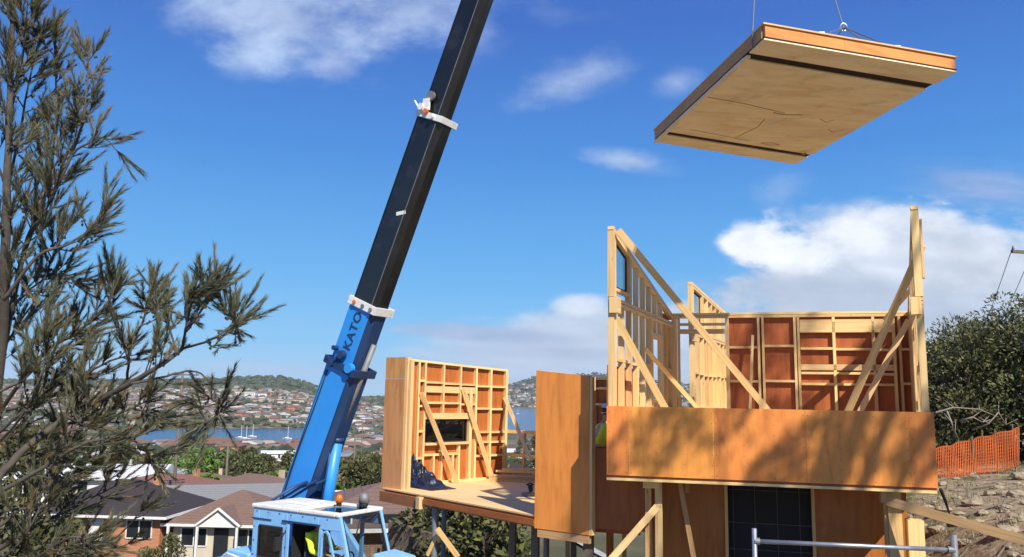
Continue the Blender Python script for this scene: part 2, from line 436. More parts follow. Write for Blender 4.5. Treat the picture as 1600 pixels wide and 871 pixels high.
# ------------------------------------------------------------------ mesh builder
class MB:
    def __init__(s):
        s.v = []; s.f = []; s.uv = []; s.mi = []
    def face(s, idx, uv=None, mi=0):
        s.f.append(idx); s.uv.append(uv); s.mi.append(mi)
    def beam(s, p0, p1, w, d, up=V((0, 0, 1)), mi=0, uvo=None):
        """box from p0 to p1; d measured along 'up' (made square to the axis), w across"""
        p0, p1 = V(p0), V(p1)
        a = p1 - p0; L = a.length
        if L < 1e-6: return s
        a.normalize()
        up = V(up); up = up - a * up.dot(a)
        if up.length < 1e-4:
            up = V((1, 0, 0)) - a * a.x
        up.normalize()
        sd_ = a.cross(up)
        b = len(s.v)
        for p in (p0, p1):
            for x, y in ((-1, -1), (1, -1), (1, 1), (-1, 1)):
                s.v.append(p + sd_ * (x * w / 2) + up * (y * d / 2))
        o = random.random() * 50 if uvo is None else uvo
        dims = [w, d, w, d]
        off = 0
        for i in range(4):
            j = (i + 1) % 4
            u0, u1 = o, o + L
            s.face((b + 4 + i, b + 4 + j, b + j, b + i), [(u1, off), (u1, off + dims[i]), (u0, off + dims[i]), (u0, off)], mi)
            off += dims[i] + 0.3
        s.face((b, b + 1, b + 2, b + 3), [(o, 0), (o + .01, w), (o + .01, w), (o, 0)], mi)
        s.face((b + 7, b + 6, b + 5, b + 4), [(o, 0), (o + .01, w), (o + .01, w), (o, 0)], mi)
        return s
    def box(s, c, size, rz=0.0, mi=0):
        c = V(c)
        h = size[0] / 2
        dx = V((math.cos(rz), math.sin(rz), 0)) * h
        return s.beam(c - dx, c + dx, size[1], size[2], V((0, 0, 1)), mi)
    def prism(s, pts, ext, mi=0, uvax=None):
        """polygon pts extruded by ext. uvax: (origin, uaxis, vaxis)"""
        pts = [V(p) for p in pts]; ext = V(ext)
        n = len(pts); b = len(s.v)
        nrm = V((0, 0, 0))
        for i in range(n):
            nrm += (pts[i] - pts[0]).cross(pts[(i + 1) % n] - pts[0])
        if nrm.dot(ext) > 0:
            pts = pts[::-1]
        s.v += pts + [p + ext for p in pts]
        def uvs(ids):
            if not uvax: return None
            o, ua, va = uvax
            return [((s.v[i] - o).dot(ua), (s.v[i] - o).dot(va)) for i in ids]
        f = tuple(b + i for i in range(n)); s.face(f, uvs(f), mi)
        f = tuple(b + n + i for i in reversed(range(n))); s.face(f, uvs(f), mi)
        for i in range(n):
            j = (i + 1) % n
            s.face((b + j, b + i, b + n + i, b + n + j), None, mi)
        return s
    def tube(s, pts, rad, n=8, mi=0, cap=True):
        pts = [V(p) for p in pts]
        if not isinstance(rad, (list, tuple)): rad = [rad] * len(pts)
        b = len(s.v)
        ref = V((0.31, 0.17, 0.93))
        L = 0
        for i, p in enumerate(pts):
            a = (pts[min(i + 1, len(pts) - 1)] - pts[max(i - 1, 0)]).normalized()
            x = ref - a * ref.dot(a)
            if x.length < 0.2: x = V((1, 0, 0)) - a * a.x
            x.normalize(); y = a.cross(x)
            for k in range(n):
                t = 2 * math.pi * k / n
                s.v.append(p + (x * math.cos(t) + y * math.sin(t)) * rad[i])
        for i in range(len(pts) - 1):
            l2 = L + (pts[i + 1] - pts[i]).length
            for k in range(n):
                k2 = (k + 1) % n
                s.face((b + i * n + k, b + i * n + k2, b + (i + 1) * n + k2, b + (i + 1) * n + k),
                       [(L, k * .03), (L, k * .03 + .03), (l2, k * .03 + .03), (l2, k * .03)], mi)
            L = l2
        if cap and n > 2:
            s.face(tuple(b + k for k in reversed(range(n))), None, mi)
            s.face(tuple(b + (len(pts) - 1) * n + k for k in range(n)), None, mi)
        return s
    def ellipsoid(s, c, r, nu=12, nv=8, mi=0, rot=None, jitter=0.0):
        c = V(c); b = len(s.v)
        for j in range(nv + 1):
            th = math.pi * j / nv
            for i in range(nu):
                ph = 2 * math.pi * i / nu
                p = V((math.sin(th) * math.cos(ph), math.sin(th) * math.sin(ph), math.cos(th)))
                k = 1 + (noise.noise(p * 2.1 + c) * jitter if jitter else 0)
                p = V((p.x * r[0] * k, p.y * r[1] * k, p.z * r[2] * k))
                if rot: p = rot @ p
                s.v.append(c + p)
        for j in range(nv):
            for i in range(nu):
                i2 = (i + 1) % nu
                q = [b + j * nu + i, b + (j + 1) * nu + i, b + (j + 1) * nu + i2, b + j * nu + i2]
                if j == 0: q = [b + i, b + nu + i, b + nu + i2]
                elif j == nv - 1: q = [b + j * nu + i, b + (j + 1) * nu, b + j * nu + i2]
                s.face(tuple(q), None, mi)
        return s
    def build(s, name, mats, parent=None, smooth=False, label=None, cat=None, group=None, kind=None, bevel=0.0):
        if not isinstance(mats, (list, tuple)): mats = [mats]
        o0 = V((0, 0, 0))
        if parent is not None:
            q = parent
            while q is not None:
                o0 += q.location; q = q.parent
        me = bpy.data.meshes.new(name)
        me.from_pydata([tuple(p - o0) for p in s.v], [], s.f)
        uvl = me.uv_layers.new(name='UVMap')
        li = 0
        for poly, uvq in zip(me.polygons, s.uv):
            if uvq and len(uvq) == poly.loop_total:
                for k in range(poly.loop_total):
                    uvl.data[li + k].uv = uvq[k]
            else:
                n = poly.normal
                ax = (abs(n.x), abs(n.y), abs(n.z))
                for k in range(poly.loop_total):
                    p = me.vertices[me.loops[li + k].vertex_index].co
                    if ax[2] >= max(ax[0], ax[1]): q = (p.x, p.y)
                    else:
                        t = V((-n.y, n.x, 0)); t.normalize()
                        q = (p.dot(t), p.z)
                    uvl.data[li + k].uv = q
            li += poly.loop_total
        for m in mats:
            me.materials.append(M[m] if isinstance(m, str) else m)
        me.polygons.foreach_set('material_index', s.mi)
        if smooth:
            me.polygons.foreach_set('use_smooth', [True] * len(me.polygons))
        me.update()
        o = bpy.data.objects.new(name, me)
        COL.objects.link(o)
        if parent is not None: o.parent = parent
        if bevel:
            bv = o.modifiers.new('bevel', 'BEVEL'); bv.width = bevel; bv.segments = 2; bv.limit_method = 'ANGLE'
        tag(o, label, cat, group, kind)
        return o


def tag(o, label=None, cat=None, group=None, kind=None):
    if label: o['label'] = label
    if cat: o['category'] = cat
    if group: o['group'] = group
    if kind: o['kind'] = kind
    return o


def thing(name, label, cat, loc=(0, 0, 0), group=None):
    o = bpy.data.objects.new(name, None)
    COL.objects.link(o)
    o.location = loc
    o.empty_display_size = 0.2
    return tag(o, label, cat, group)


KIDS = {}


def copy_tree(o, parent=None):
    c = o.copy(); COL.objects.link(c)
    c.parent = parent
    ch = KIDS.get(o.name)
    if ch is None:
        ch = KIDS[o.name] = [x.name for x in o.children]
    for x in ch:
        copy_tree(bpy.data.objects[x], c)
    return c


def lerp(a, b, t):
    return a + (b - a) * t


def smooth(t):
    t = max(0.0, min(1.0, t))
    return t * t * (3 - 2 * t)


def interp(tab, x):
    if x <= tab[0][0]: return tab[0][1]
    for (a, va), (b, vb) in zip(tab, tab[1:]):
        if x <= b:
            return va + (vb - va) * (x - a) / (b - a)
    return tab[-1][1]


# ------------------------------------------------------------------ ground
RS = [60, 100, 200, 400, 760, 830, 1140, 1200, 1300, 1600, 2200, 3000, 3500, 4200, 5500, 8000, 16000]
def colz(*z): return list(zip(RS, z))
WATER_Z = -50.0
FAR = [
 (-700, colz(-12, -15, -19, -26, -34, -34, -30, -28, -20, 0, 30, 60, 60, 60, 60, 30, -30)),
 (0,   colz(-12, -15, -20, -31, -45, -46, -44, -43, -38, -24, -4, 18, 15, 0, -20, -30, -60)),
 (270, colz(-12, -15, -20, -31, -48.5, -51, -50.5, -47, -41, -26, -2, 30, 25, 0, -20, -30, -60)),
 (300, colz(-12, -15, -20, -31, -48.5, -55, -55, -48, -41, -26, -2, 34, 25, 0, -20, -30, -60)),
 (380, colz(-11.5, -15, -20, -31, -48.5, -55, -55, -48, -41, -26, 2, 48, 40, 0, -20, -30, -60)),
 (440, colz(-11, -15, -20, -31, -48.5, -55, -55, -48, -41, -27, 3, 52, 40, 0, -20, -30, -60)),
 (486, colz(-10.5, -15, -20, -31, -48.5, -55, -54, -48, -42, -30, -5, 33, 25, 0, -20, -30, -60)),
 (545, colz(-10.5, -15, -20, -31, -47, -48, -47, -46, -43, -36, -24, -14, -12, -20, -20, -30, -60)),
 (640, colz(-10, -14, -19, -30, -46, -47, -48, -49, -48, -42, -30, -18, -16, -20, -10, -30, -60)),
 (740, colz(-10, -14, -19, -30, -46, -48, -49, -51, -55, -55, -55, -55, -52, -20, 20, -10, -60)),
 (795, colz(-9.5, -13, -18, -29, -46, -48, -49, -51, -55, -55, -55, -55, -50, -10, 72, 40, -60)),
 (835, colz(-9.5, -13, -18, -29, -46, -48, -49, -51, -55, -55, -55, -55, -49, 5, 128, 90, -60)),
 (930, colz(-9, -12, -18, -29, -45, -48, -49, -51, -55, -55, -55, -55, -48, 15, 162, 140, -60)),
 (1080, colz(-9, -12, -17, -28, -44, -46, -49, -51, -55, -55, -55, -55, -48, 0, 95, 80, -60)),
 (1300, colz(-6, -9, -13, -22, -36, -38, -40, -40, -44, -50, -50, -40, -30, 0, 60, 60, -60)),
 (1600, colz(-2, -3, -5, -8, -14, -15, -16, -16, -16, -16, -16, -16, -10, 0, 20, 20, -60)),
 (2600, colz(0, 1, 4, 8, 12, 12, 12, 12, 12, 12, 12, 12, 12, 12, 12, 12, -60)),
]
LEFT = [(-30, -1.2), (0, -1.75), (6, -3.6), (9, -4.6), (15, -5.4), (40, -8.6), (60, -11)]


def g_near(X, Y):
    zl = interp(LEFT, Y)
    zr = -1.62 - 0.028 * (Y - 12) + 0.13 * (X - 9) if Y > 0 else -1.3
    zr = min(zr, 1.5) + 0.10 * noise.noise(V((X * .5, Y * .5, 3)))
    e = 6.2 + max(0, (Y - 12)) * 0.10 if Y > 6 else lerp(1.5, 6.2, smooth(Y / 6))
    k = smooth((X - (e - 1.6)) / 3.2)
    zm = zl if X < 0 else lerp(zl, zl + 1.3, smooth(X / 5) * (1 - smooth((Y - 16) / 12)))
    z = lerp(zm, zr, k)
    # level pad under the crane and the house
    return z + 0.05 * noise.noise(V((X * 1.3, Y * 1.3, 9)))


def g_far(X, Y):
    r = math.hypot(X, Y)
    th = X / Y if Y > 1 else (9 if X > 0 else -9)
    px = 800 + 1256 * th
    rr = max(r, 60)
    if px <= FAR[0][0]: z = interp(FAR[0][1], rr)
    elif px >= FAR[-1][0]: z = interp(FAR[-1][1], rr)
    else:
        for (a, ta), (b, tb) in zip(FAR, FAR[1:]):
            if px <= b:
                z = lerp(interp(ta, rr), interp(tb, rr), (px - a) / (b - a)); break
    amp = min(7, r * 0.004)
    if not (780 < r < 1150 or (1180 < r < 3600 and 700 < px < 1150)):
        z += noise.noise(V((X / 170, Y / 170, 1))) * amp
    return z


def ground(X, Y):
    r = math.hypot(X, Y)
    k = smooth((r - 35) / 30)
    if k <= 0: return g_near(X, Y)
    if k >= 1: return g_far(X, Y)
    return lerp(g_near(X, Y), g_far(X, Y), k)



def ground_hit(px, py, y0=6.0, y1=9000.0):
    r_ = ray(px, py); Y = y0
    while Y < y1:
        q = r_ * (Y / r_.y)
        if q.z <= ground(q.x, q.y): return q
        Y *= 1.01
    return r_ * (y1 / r_.y)


rs = [0.0]
r = 0.6
while r < 16000:
    rs.append(r)
    r = r * 1.045 + 0.12
angs = []
a = -180.0
while a < 180 - 1e-6:
    angs.append(a)
    a += 0.75 if -42 <= a < 42 else 3.0
mb = MB()
na = len(angs)
mb.v.append(V((0, 0, ground(0, 0))))
for rr in rs[1:]:
    for a in angs:
        x, y = rr * math.sin(R(a)), rr * math.cos(R(a))
        mb.v.append(V((x, y, ground(x, y))))
for k in range(na):
    mb.face((0, 1 + (k + 1) % na, 1 + k))
for i in range(len(rs) - 2):
    for k in range(na):
        k2 = (k + 1) % na
        b = 1 + i * na
        mb.face((b + k, b + k2, b + na + k2, b + na + k))
gm, t, p = principled('hillside_ground', 0.95, 0, 0.15)
tcn = t.n('ShaderNodeTexCoord')
o = tcn.outputs['Object']
n1 = t.noise(o, 0.9, 8, 0.65)
n2 = t.noise(o, 7.0, 8, 0.7)
n3 = t.noise(o, 0.012, 8, 0.65)
n4 = t.noise(o, 0.05, 6, 0.6)
soil = t.ramp(n2, [(0.32, (0.09, 0.068, 0.045)), (0.48, (0.30, 0.225, 0.145)), (0.66, (0.50, 0.41, 0.28))])
soil = t.mix(t.mapr(n1, 0.52, 0.62), soil, (0.10, 0.115, 0.045, 1))
town = t.ramp(n4, [(0.32, (0.055, 0.065, 0.03)), (0.46, (0.11, 0.105, 0.055)), (0.56, (0.19, 0.155, 0.11)), (0.70, (0.27, 0.22, 0.17))])
bush = t.ramp(n3, [(0.35, (0.030, 0.042, 0.022)), (0.65, (0.07, 0.08, 0.045))])
ln = t.n('ShaderNodeVectorMath', operation='LENGTH')
t.l(o, ln.inputs[0])
dist = ln.outputs['Value']
c = t.mix(t.mapr(dist, 22, 45), soil, town)
spz = t.n('ShaderNodeSeparateXYZ'); t.l(o, spz.inputs[0])
c = t.mix(t.mapr(t.m('ADD', spz.outputs[2], t.m('MULTIPLY', n3, 30)), 20, 34), c, bush)
t.l(c, p.inputs['Base Color'])
bump(t, p, n2, 0.6, 0.06)
M['ground'] = gm
mb.build('ground', gm, smooth=True, kind='structure')

# water of the bay: one sheet
wm, t, p = principled('bay_water', 0.18, 0, 0.5)
p.inputs['Base Color'].default_value = (0.012, 0.055, 0.13, 1)
tcn = t.n('ShaderNodeTexCoord')
nz = t.noise(tcn.outputs['Object'], 0.25, 6, 0.6)
bump(t, p, nz, 0.5, 0.8)
mb = MB()
mb.v += [V((-1200, 500, WATER_Z)), V((3600, 500, WATER_Z)), V((3600, 5200, WATER_Z)), V((-1200, 5200, WATER_Z))]
mb.face((0, 1, 2, 3))
mb.build('bay_water', wm, kind='structure')


# ------------------------------------------------------------------ the unfinished house
house = thing('unfinished_house', 'half built house of orange plywood and timber stud walls standing on posts', 'house', (2.2, 13.5, -5.0))
H = house


class Wall:
    """vertical wall plane from pixel column a at distance Ya to column b at Yb"""
    def __init__(s, pa, Ya, pb, Yb, z0, z1a, z1b, toward=None, A=None, B=None):
        s.A = A or XY(pa, Ya, z0); s.B = B or XY(pb, Yb, z0)
        s.A = V((s.A.x, s.A.y, z0)); s.B = V((s.B.x, s.B.y, z0))
        s.d = (s.B - s.A); s.L = s.d.length; s.d.normalize()
        s.n = V((-s.d.y, s.d.x, 0))
        t = toward or V((0, 0, 0))
        if s.n.dot(t - s.A) < 0: s.n = -s.n
        s.z0, s.za, s.zb = z0, z1a, z1b
    def P(s, u, z, off=0.0):      # u in metres along, z world
        q = s.A + s.d * u + s.n * off
        return V((q.x, q.y, z))
    def uz(s, px, py):
        r = ray(px, py)
        k = s.A.dot(s.n) / r.dot(s.n)
        q = r * k
        return (q - s.A).dot(s.d), q.z
    def top(s, u):
        return s.za + (s.zb - s.za) * u / s.L
    def member(s, parent, name, u0, z0, u1, z1, w=0.045, dep=0.09, off=0.0, mat='pine', z2=None):
        m = MB().beam(s.P(u0, z0, off), s.P(u1, z1, off), w, dep, s.n)
        return m.build(name, mat, parent)
    def stud(s, parent, u, za, zb, w=0.045, dep=0.09, off=0.0, mat='pine', name='stud'):
        return s.member(parent, name, u, za, u, zb, w, dep, off, mat)
    def nog(s, parent, u0, u1, z, w=0.045, dep=0.083, off=0.0, mat='pine', name='nogging'):
        return s.member(parent, name, u0, z, u1, z, w, dep, off, mat)
    def sheet(s, parent, name, quads, off, th, mat):
        """quads: list of (u0,z0,u1,z1) or of 4-point lists, one mesh"""
        m = MB()
        for q in quads:
            if len(q) == 4 and not isinstance(q[0], (tuple, list)):
                u0, a, u1, b = q
                pts = [(u0, a), (u1, a), (u1, b), (u0, b)]
            else:
                pts = q
            o_ = V((0, 0, s.z0)) + V((s.A.x, s.A.y, 0))
            m.prism([s.P(u, z, off) for u, z in pts], s.n * th, 0, (o_, V((0, 0, 1)), s.d))
        return m.build(name, mat, parent)


def hole_quads(u0, z0, u1, z1, h):
    a, b, c, d = h
    return [(u0, z0, a, z1), (c, z0, u1, z1), (a, z0, c, b), (a, d, c, z1)]


FL = -1.88            # left wing floor level
FM = -0.86            # main room floor level
LWBOT = -2.16

# ---- left wing: rear/left stud wall with the strip window
wl = Wall(633, 17.25, 789, 19.25, FL, 0, 0, V((4, 12, 0)))
wl.za = zat(634, 561, 17.25); wl.zb = zat(788, 578, 19.25)
g = MB()
part = bpy.data.objects.new('stud_wall', None)


def wall_part(name, w, label=None):
    """bottom plate mesh acts as the part that holds the sub-parts"""
    m = MB().beam(w.P(0, w.z0 + .0225), w.P(w.L, w.z0 + .0225), .09, .045, V((0, 0, 1)))
    o = m.build(name, 'pine', H)
    if label: o['label'] = label
    return o


WL = wall_part('stud_wall', wl, 'stud wall with a long strip window and two props')
us = [wl.uz(x, 600)[0] for x in (637, 663, 692, 718.5, 743, 766, 786)]
us[0] = .03; us[-1] = wl.L - .03
rows = [0.83, 0.63, 0.42, 0.21]
def hz(w, u, f): return w.z0 + (w.top(u) - w.z0) * f
m = MB().beam(wl.P(0, wl.za - .0225), wl.P(wl.L, wl.zb - .0225), .09, .045, V((0, 0, 1))).build('top_plate', 'pine', WL)
# window hole
wu0, wu1 = us[1] + .03, wl.uz(731, 680)[0]
wz0, wz1 = hz(wl, 1, .335), hz(wl, 1, .525)
for i, u in enumerate(us):
    if i in (2, 3):
        wl.stud(WL, u, hz(wl, u, .56), wl.top(u) - .045)
        wl.stud(WL, u, FL + .045, wz0 - .05)
    else:
        wl.stud(WL, u, FL + .045, wl.top(u) - .045, .05 if i not in (0, 6) else .07)
wl.stud(WL, us[0] + .22, FL + .045, wl.top(0) - .045)
wl.stud(WL, wu1 + .04, FL + .045, hz(wl, wu1, .80), .08)
for i in range(6):
    a, b = us[i] + .025, us[i + 1] - .025
    if i == 0: a = us[0] + .245
    for k, f in enumerate(rows):
        um = (a + b) / 2
        inwin = 1 <= i <= 3
        if inwin and k in (2, 3): continue
        if inwin and k == 1:
            f = .66
        bb = b
        wl.nog(WL, a, bb, hz(wl, um, f) + random.uniform(-.01, .01))
    if i in (4, 5):
        wl.nog(WL, a, b, hz(wl, a, .33), .045, .07)
MB().beam(wl.P(us[1] + .03, hz(wl, 1, .775)), wl.P(us[4] - .03, hz(wl, 1, .77)), .14, .04, wl.n).build('lintel', 'pine', WL)
MB().beam(wl.P(us[1] + .03, wz1 + .07), wl.P(wu1, wz1 + .07), .13, .088, wl.n).build('lintel', 'pine', WL)
MB().beam(wl.P(us[1] + .03, wz0 - .03, .02), wl.P(wu1, wz0 - .03, .02), .05, .13, wl.n).build('window_sill', 'pine', WL)
wl.nog(WL, us[1] + .03, us[2] - .03, wz0 - .26)
wl.nog(WL, us[2] + .03, us[3] - .03, wz0 - .26)
for px in (676, 706):
    u = wl.uz(px, 720)[0]
    wl.stud(WL, u, FL + .045, wz0 - .28)
# glazing with dark frame
wf = MB()
for a, b, c, d in ((wu0, wz0, wu1, wz0), (wu0, wz1, wu1, wz1), (wu0, wz0, wu0, wz1), (wu1, wz0, wu1, wz1)):
    wf.beam(wl.P(a, b, -.07), wl.P(c, d, -.07), .045, .06, wl.n)
wfo = wf.build('window', 'rubber', WL)
zt = wl.top(0)
b4 = hole_quads(0, FL - .12, wl.L, min(wl.za, wl.zb) - .002, (wu0, wz0, wu1, wz1))
wl.sheet(WL, 'plywood_sheet', b4 + [[(0, min(wl.za, wl.zb)), (wl.L, min(wl.za, wl.zb)), (wl.L, wl.zb), (0, wl.za)]] if wl.za > wl.zb else b4,
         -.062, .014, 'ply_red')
wl.sheet(WL, 'window_pane', [(wu0 + .02, wz0 + .02, wu1 - .02, wz1 - .02)], -.075, .006, 'glass_dark')

# ---- left wing: plywood return (two sheets) at the near corner
nb = Wall(600, 16.95, 631, 16.6, LWBOT + .16, 0, 0)
zt = zat(603, 559, 16.9); zs = zat(601, 592, 16.9)
nbA = nb.sheet(H, 'plywood_panel', [(0, FL - .04, nb.L, zs - .004)], 0, .09, 'ply_pale')
nb.sheet(nbA, 'plywood_sheet', [(0.0, zs + .004, nb.L, zt)], 0.004, .08, 'ply_pale')
nb.stud(nbA, nb.L + .03, FL, zt - .01, .06, .10, .03)
nb.stud(nbA, nb.L + .10, FL, zt - .06, .05, .09, .0)

# ---- left wing floor
A0 = XY(597, 16.85, FL); A1 = XY(836, 13.35, FL); A2 = XY(1003, 12.75, FL)
C1 = XY(1003, 18.6, FL); C2 = XY(789, 19.35, FL); C3 = XY(632, 17.4, FL)
deck = MB().prism([A0, A1, A2, C1, C2, C3], V((0, 0, -.025)), 0, (V((0, 0, 0)), (A1 - A0).normalized(), V((.7, .7, 0)))).build('floor_deck', 'board', H)
deck['label'] = 'bare particle board floor of the open wing'
def inset(p, k=.05):
    c = (A0 + C1) * .5
    q = p + (c - p).normalized() * k
    return V((q.x, q.y, FL - .027))
MB().prism([inset(x) for x in (A0, A1, A2, C1, C2, C3)], V((0, 0, -.17))).build('floor_joists', 'ply_dark', deck)
fd = (A1 - A0).normalized()
fn = V((fd.y, -fd.x, 0))
if fn.dot(-A0) < 0: fn = -fn
MB().beam(A0 + V((0, 0, -.16)) + fn * .03, A0 + fd * 1.35 + V((0, 0, -.16)) + fn * .03, .05, .20, V((0, 0, 1))).build('fascia_board', 'ply_mid', deck)
MB().beam(A0 + fd * 1.352 + V((0, 0, -.15)) + fn * .02, A0 + fd * 1.47 + V((0, 0, -.15)) + fn * .02, .14, .22, V((0, 0, 1))).build('joist_end', 'pine', deck)
MB().beam(A0 + fd * 1.5 + V((0, 0, -.115)) + fn * .01, A1 + V((0, 0, -.115)) + fn * .01, .04, .10, V((0, 0, 1))).build('fascia_board', 'ply_dark', deck)

# ---- tall plywood panel
tp = Wall(836, 13.35, 921, 12.75, FL - .24, 0, 0)
ztl = zat(838, 579, 13.35); ztr = zat(921, 588, 12.75)
tpo = tp.sheet(H, 'plywood_panel', [[(0, FL - .2), (tp.L, FL - .2), (tp.L, ztr), (0, ztl)]], 0, .02, 'ply')
tpo['label'] = 'tall orange plywood panel with a pale edge'
tp.stud(tpo, tp.L + .028, FL - .2, ztr - .01, .05, .10, -.035)
MB().beam(tp.P(0, ztl - .02, -.055), tp.P(tp.L, ztr - .02, -.055), .045, .09, tp.n).build('top_plate', 'pine', tpo)
MB().beam(tp.P(.05, FL - .27, -.02), tp.P(tp.L, FL - .27, -.02), .12, .06, tp.n).build('bottom_plate', 'pine_gold', tpo)
for i in range(4):
    tp.stud(tpo, .05 + i * (tp.L - .1) / 3, FL - .2, min(ztl, ztr) - .05, .045, .09, -.06)

# ---- low plywood wall joining the wing to the main room (in shade)
lw = Wall(925, 12.85, 1012, 12.62, LWBOT - .3, 0, 0)
zl_ = zat(930, 700, 12.85); zb_ = zat(930, 826, 12.85)
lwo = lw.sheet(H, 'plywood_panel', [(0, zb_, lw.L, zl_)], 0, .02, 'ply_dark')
lwo['label'] = 'low shaded plywood wall under the left end of the balcony'
lw.nog(lwo, 0, lw.L, zl_ - .03, .045, .09, -.06)
for i in range(3):
    lw.stud(lwo, .05 + i * .35, zb_, zl_ - .06, .045, .09, -.06)

# ---- wall frame at the back behind the worker
bw = Wall(880, 17.2, 985, 16.6, FL, zat(930, 590, 17), zat(930, 590, 17) - .03)
BW = wall_part('stud_wall', bw, 'stud wall lined in plywood behind the worker')
bw.nog(BW, 0, bw.L, bw.za - .03, .045, .09, name='top_plate')
for px in (892, 905, 929, 951, 972):
    u = bw.uz(px, 640)[0]
    bw.stud(BW, u, FL + .045, bw.za - .055, .06)
for py in (607, 632, 667):
    bw.nog(BW, 0.02, bw.L - .02, bw.uz(935, py)[1], .05, .08, 0.002)
bw.sheet(BW, 'plywood_sheet', [(0, FL, bw.L, bw.za - .01)], -.06, .014, 'ply_red')

# ---- low rails and a far prop at the rear of the wing
rl = Wall(787, 19.3, 880, 18.4, FL, 0, 0)
RL = wall_part('rail_frame', rl, 'low open rail frame at the rear edge of the floor')
for py in (675, 712):
    z = rl.uz(810, py)[1]
    rl.nog(RL, 0, rl.L, z, .07, .08, name='rail')
for f in (.35, .95):
    rl.stud(RL, rl.L * f, FL + .04, rl.uz(810, 675)[1] - .04, name='rail_post')


def prop(p_top, p_bot, parent=None, w=.09, d=.04, mat='pine', zfloor=None, name='brace'):
    a, b = V(p_top), V(p_bot)
    if zfloor is not None:
        k = (a.z - zfloor) / (a.z - b.z)
        b = a + (b - a) * k
    ax = (b - a).normalized()
    side = ax.cross(V((0, 0, 1)))
    # broad face turned to the viewer's side of the house
    m = MB().beam(a, b, w, d, V((-.25, -.95, .1)))
    return m.build(name, mat, parent or H)


def prop_px(x0, y0, Y0, x1, y1, Y1, zfloor=None, **k):
    return prop(at(x0, y0, Y0), at(x1, y1, Y1), zfloor=zfloor, **k)


def toe(px, py, z):       # foot on a floor plane
    return on_z(px, py, z)


def on_wall(w, px, py, off):
    u, z = w.uz(px, py)
    return w.P(u, z, off)
prop(on_wall(wl, 654, 614, .10), toe(714, 754, FL + .02), w=.095)
prop(on_wall(wl, 719, 607, .10), toe(770, 749, FL + .02), w=.095)
prop(at(789, 622, 19.2), toe(829, 719, FL + .6), w=.08, mat='pine')

# ---- main room: corners in plan
F0 = XY(948, 11.95, 0); F1 = XY(1458, 10.9, 0)
B0 = XY(1050, 16.0, 0); B1 = XY(1430, 14.8, 0)
centre = (F0 + F1 + B0 + B1) / 4
# floor cassette
fy = (F1 - F0).normalized()
nin = V((-fy.y, fy.x, 0))
if nin.dot(centre - F0) < 0: nin = -nin
def z_(p, z): return V((p.x, p.y, z))
Fa, Fb = F0 + nin * .06, F1 + nin * .06
mf = MB().prism([z_(Fa, FM), z_(Fb, FM), z_(B1, FM), z_(B0, FM)], V((0, 0, -.02)), 0, (V((0, 0, 0)), fy, nin)).build('main_floor', 'board', H)
MB().prism([z_(Fa + nin * .02, FM - .022), z_(Fb + nin * .02, FM - .022), z_(B1, FM - .022), z_(B0, FM - .022)], V((0, 0, -.21))).build('floor_joists', 'ply_dark', mf)
MB().beam(z_(F0 + nin * .055, -1.118), z_(F1 + nin * .055 - fy * .01, -1.118), .09, .028, V((0, 0, 1))).build('edge_strip', 'ply_red', mf)
MB().beam(z_(F0 + nin * .035, -1.152), z_(F1 + nin * .035 - fy * .02, -1.152), .10, .036, V((0, 0, 1))).build('edge_strip', 'pine', mf)

# balcony front of five plywood sheets
pw = Wall(0, 0, 0, 0, -1.10, 0, 0, A=F0, B=F1)
ztop0, ztop1 = zat(948, 635, 11.95), zat(1458, 645, 10.9)
zb0 = -1.098
PW = MB().beam(pw.P(0, (ztop0) - .03, -.045), pw.P(pw.L, ztop1 - .03, -.045), .08, .05, V((0, 0, 1))).build('balcony_front', 'pine', H)
PW['label'] = 'long balcony front of orange plywood sheets with tree shadows on it'
seams = [948.0, 982, 1115, 1259, 1421, 1458]
for i, (a, b) in enumerate(zip(seams, seams[1:])):
    ua = 0 if i == 0 else pw.uz(a, 690)[0]
    ub = pw.L if i == 4 else pw.uz(b, 690)[0]
    m_ = MB()
    o_ = V((pw.A.x, pw.A.y, zb0))
    m_.prism([pw.P(u, z, 0) for u, z in [(ua + .0015, zb0), (ub - .0015, zb0), (ub - .0015, ztop0 + (ztop1 - ztop0) * ub / pw.L + .004), (ua + .0015, ztop0 + (ztop1 - ztop0) * ua / pw.L + .004)]],
             pw.n * (.018 + .002 * (i % 2)), 0, (o_, V((0, 0, 1)), pw.d))
    for e in ([ua + .03, ub - .03] + ([ua + (ub - ua) * k for k in (.33, .66)] if ub - ua > .6 else [])):
        for k in range(7):
            z = zb0 + .04 + k * .145
            if z < ztop0 - .02:
                m_.beam(pw.P(e, z, .019 + .002 * (i % 2)), pw.P(e + .010, z + .001, .019 + .002 * (i % 2)), .010, .003, pw.n, 1)
    m_.build('plywood_sheet', ['ply', 'pole'], PW)
for i in range(9):
    pw.stud(PW, .04 + i * (pw.L - .08) / 8, FM, ztop0 - .06, .045, .08, -.045)

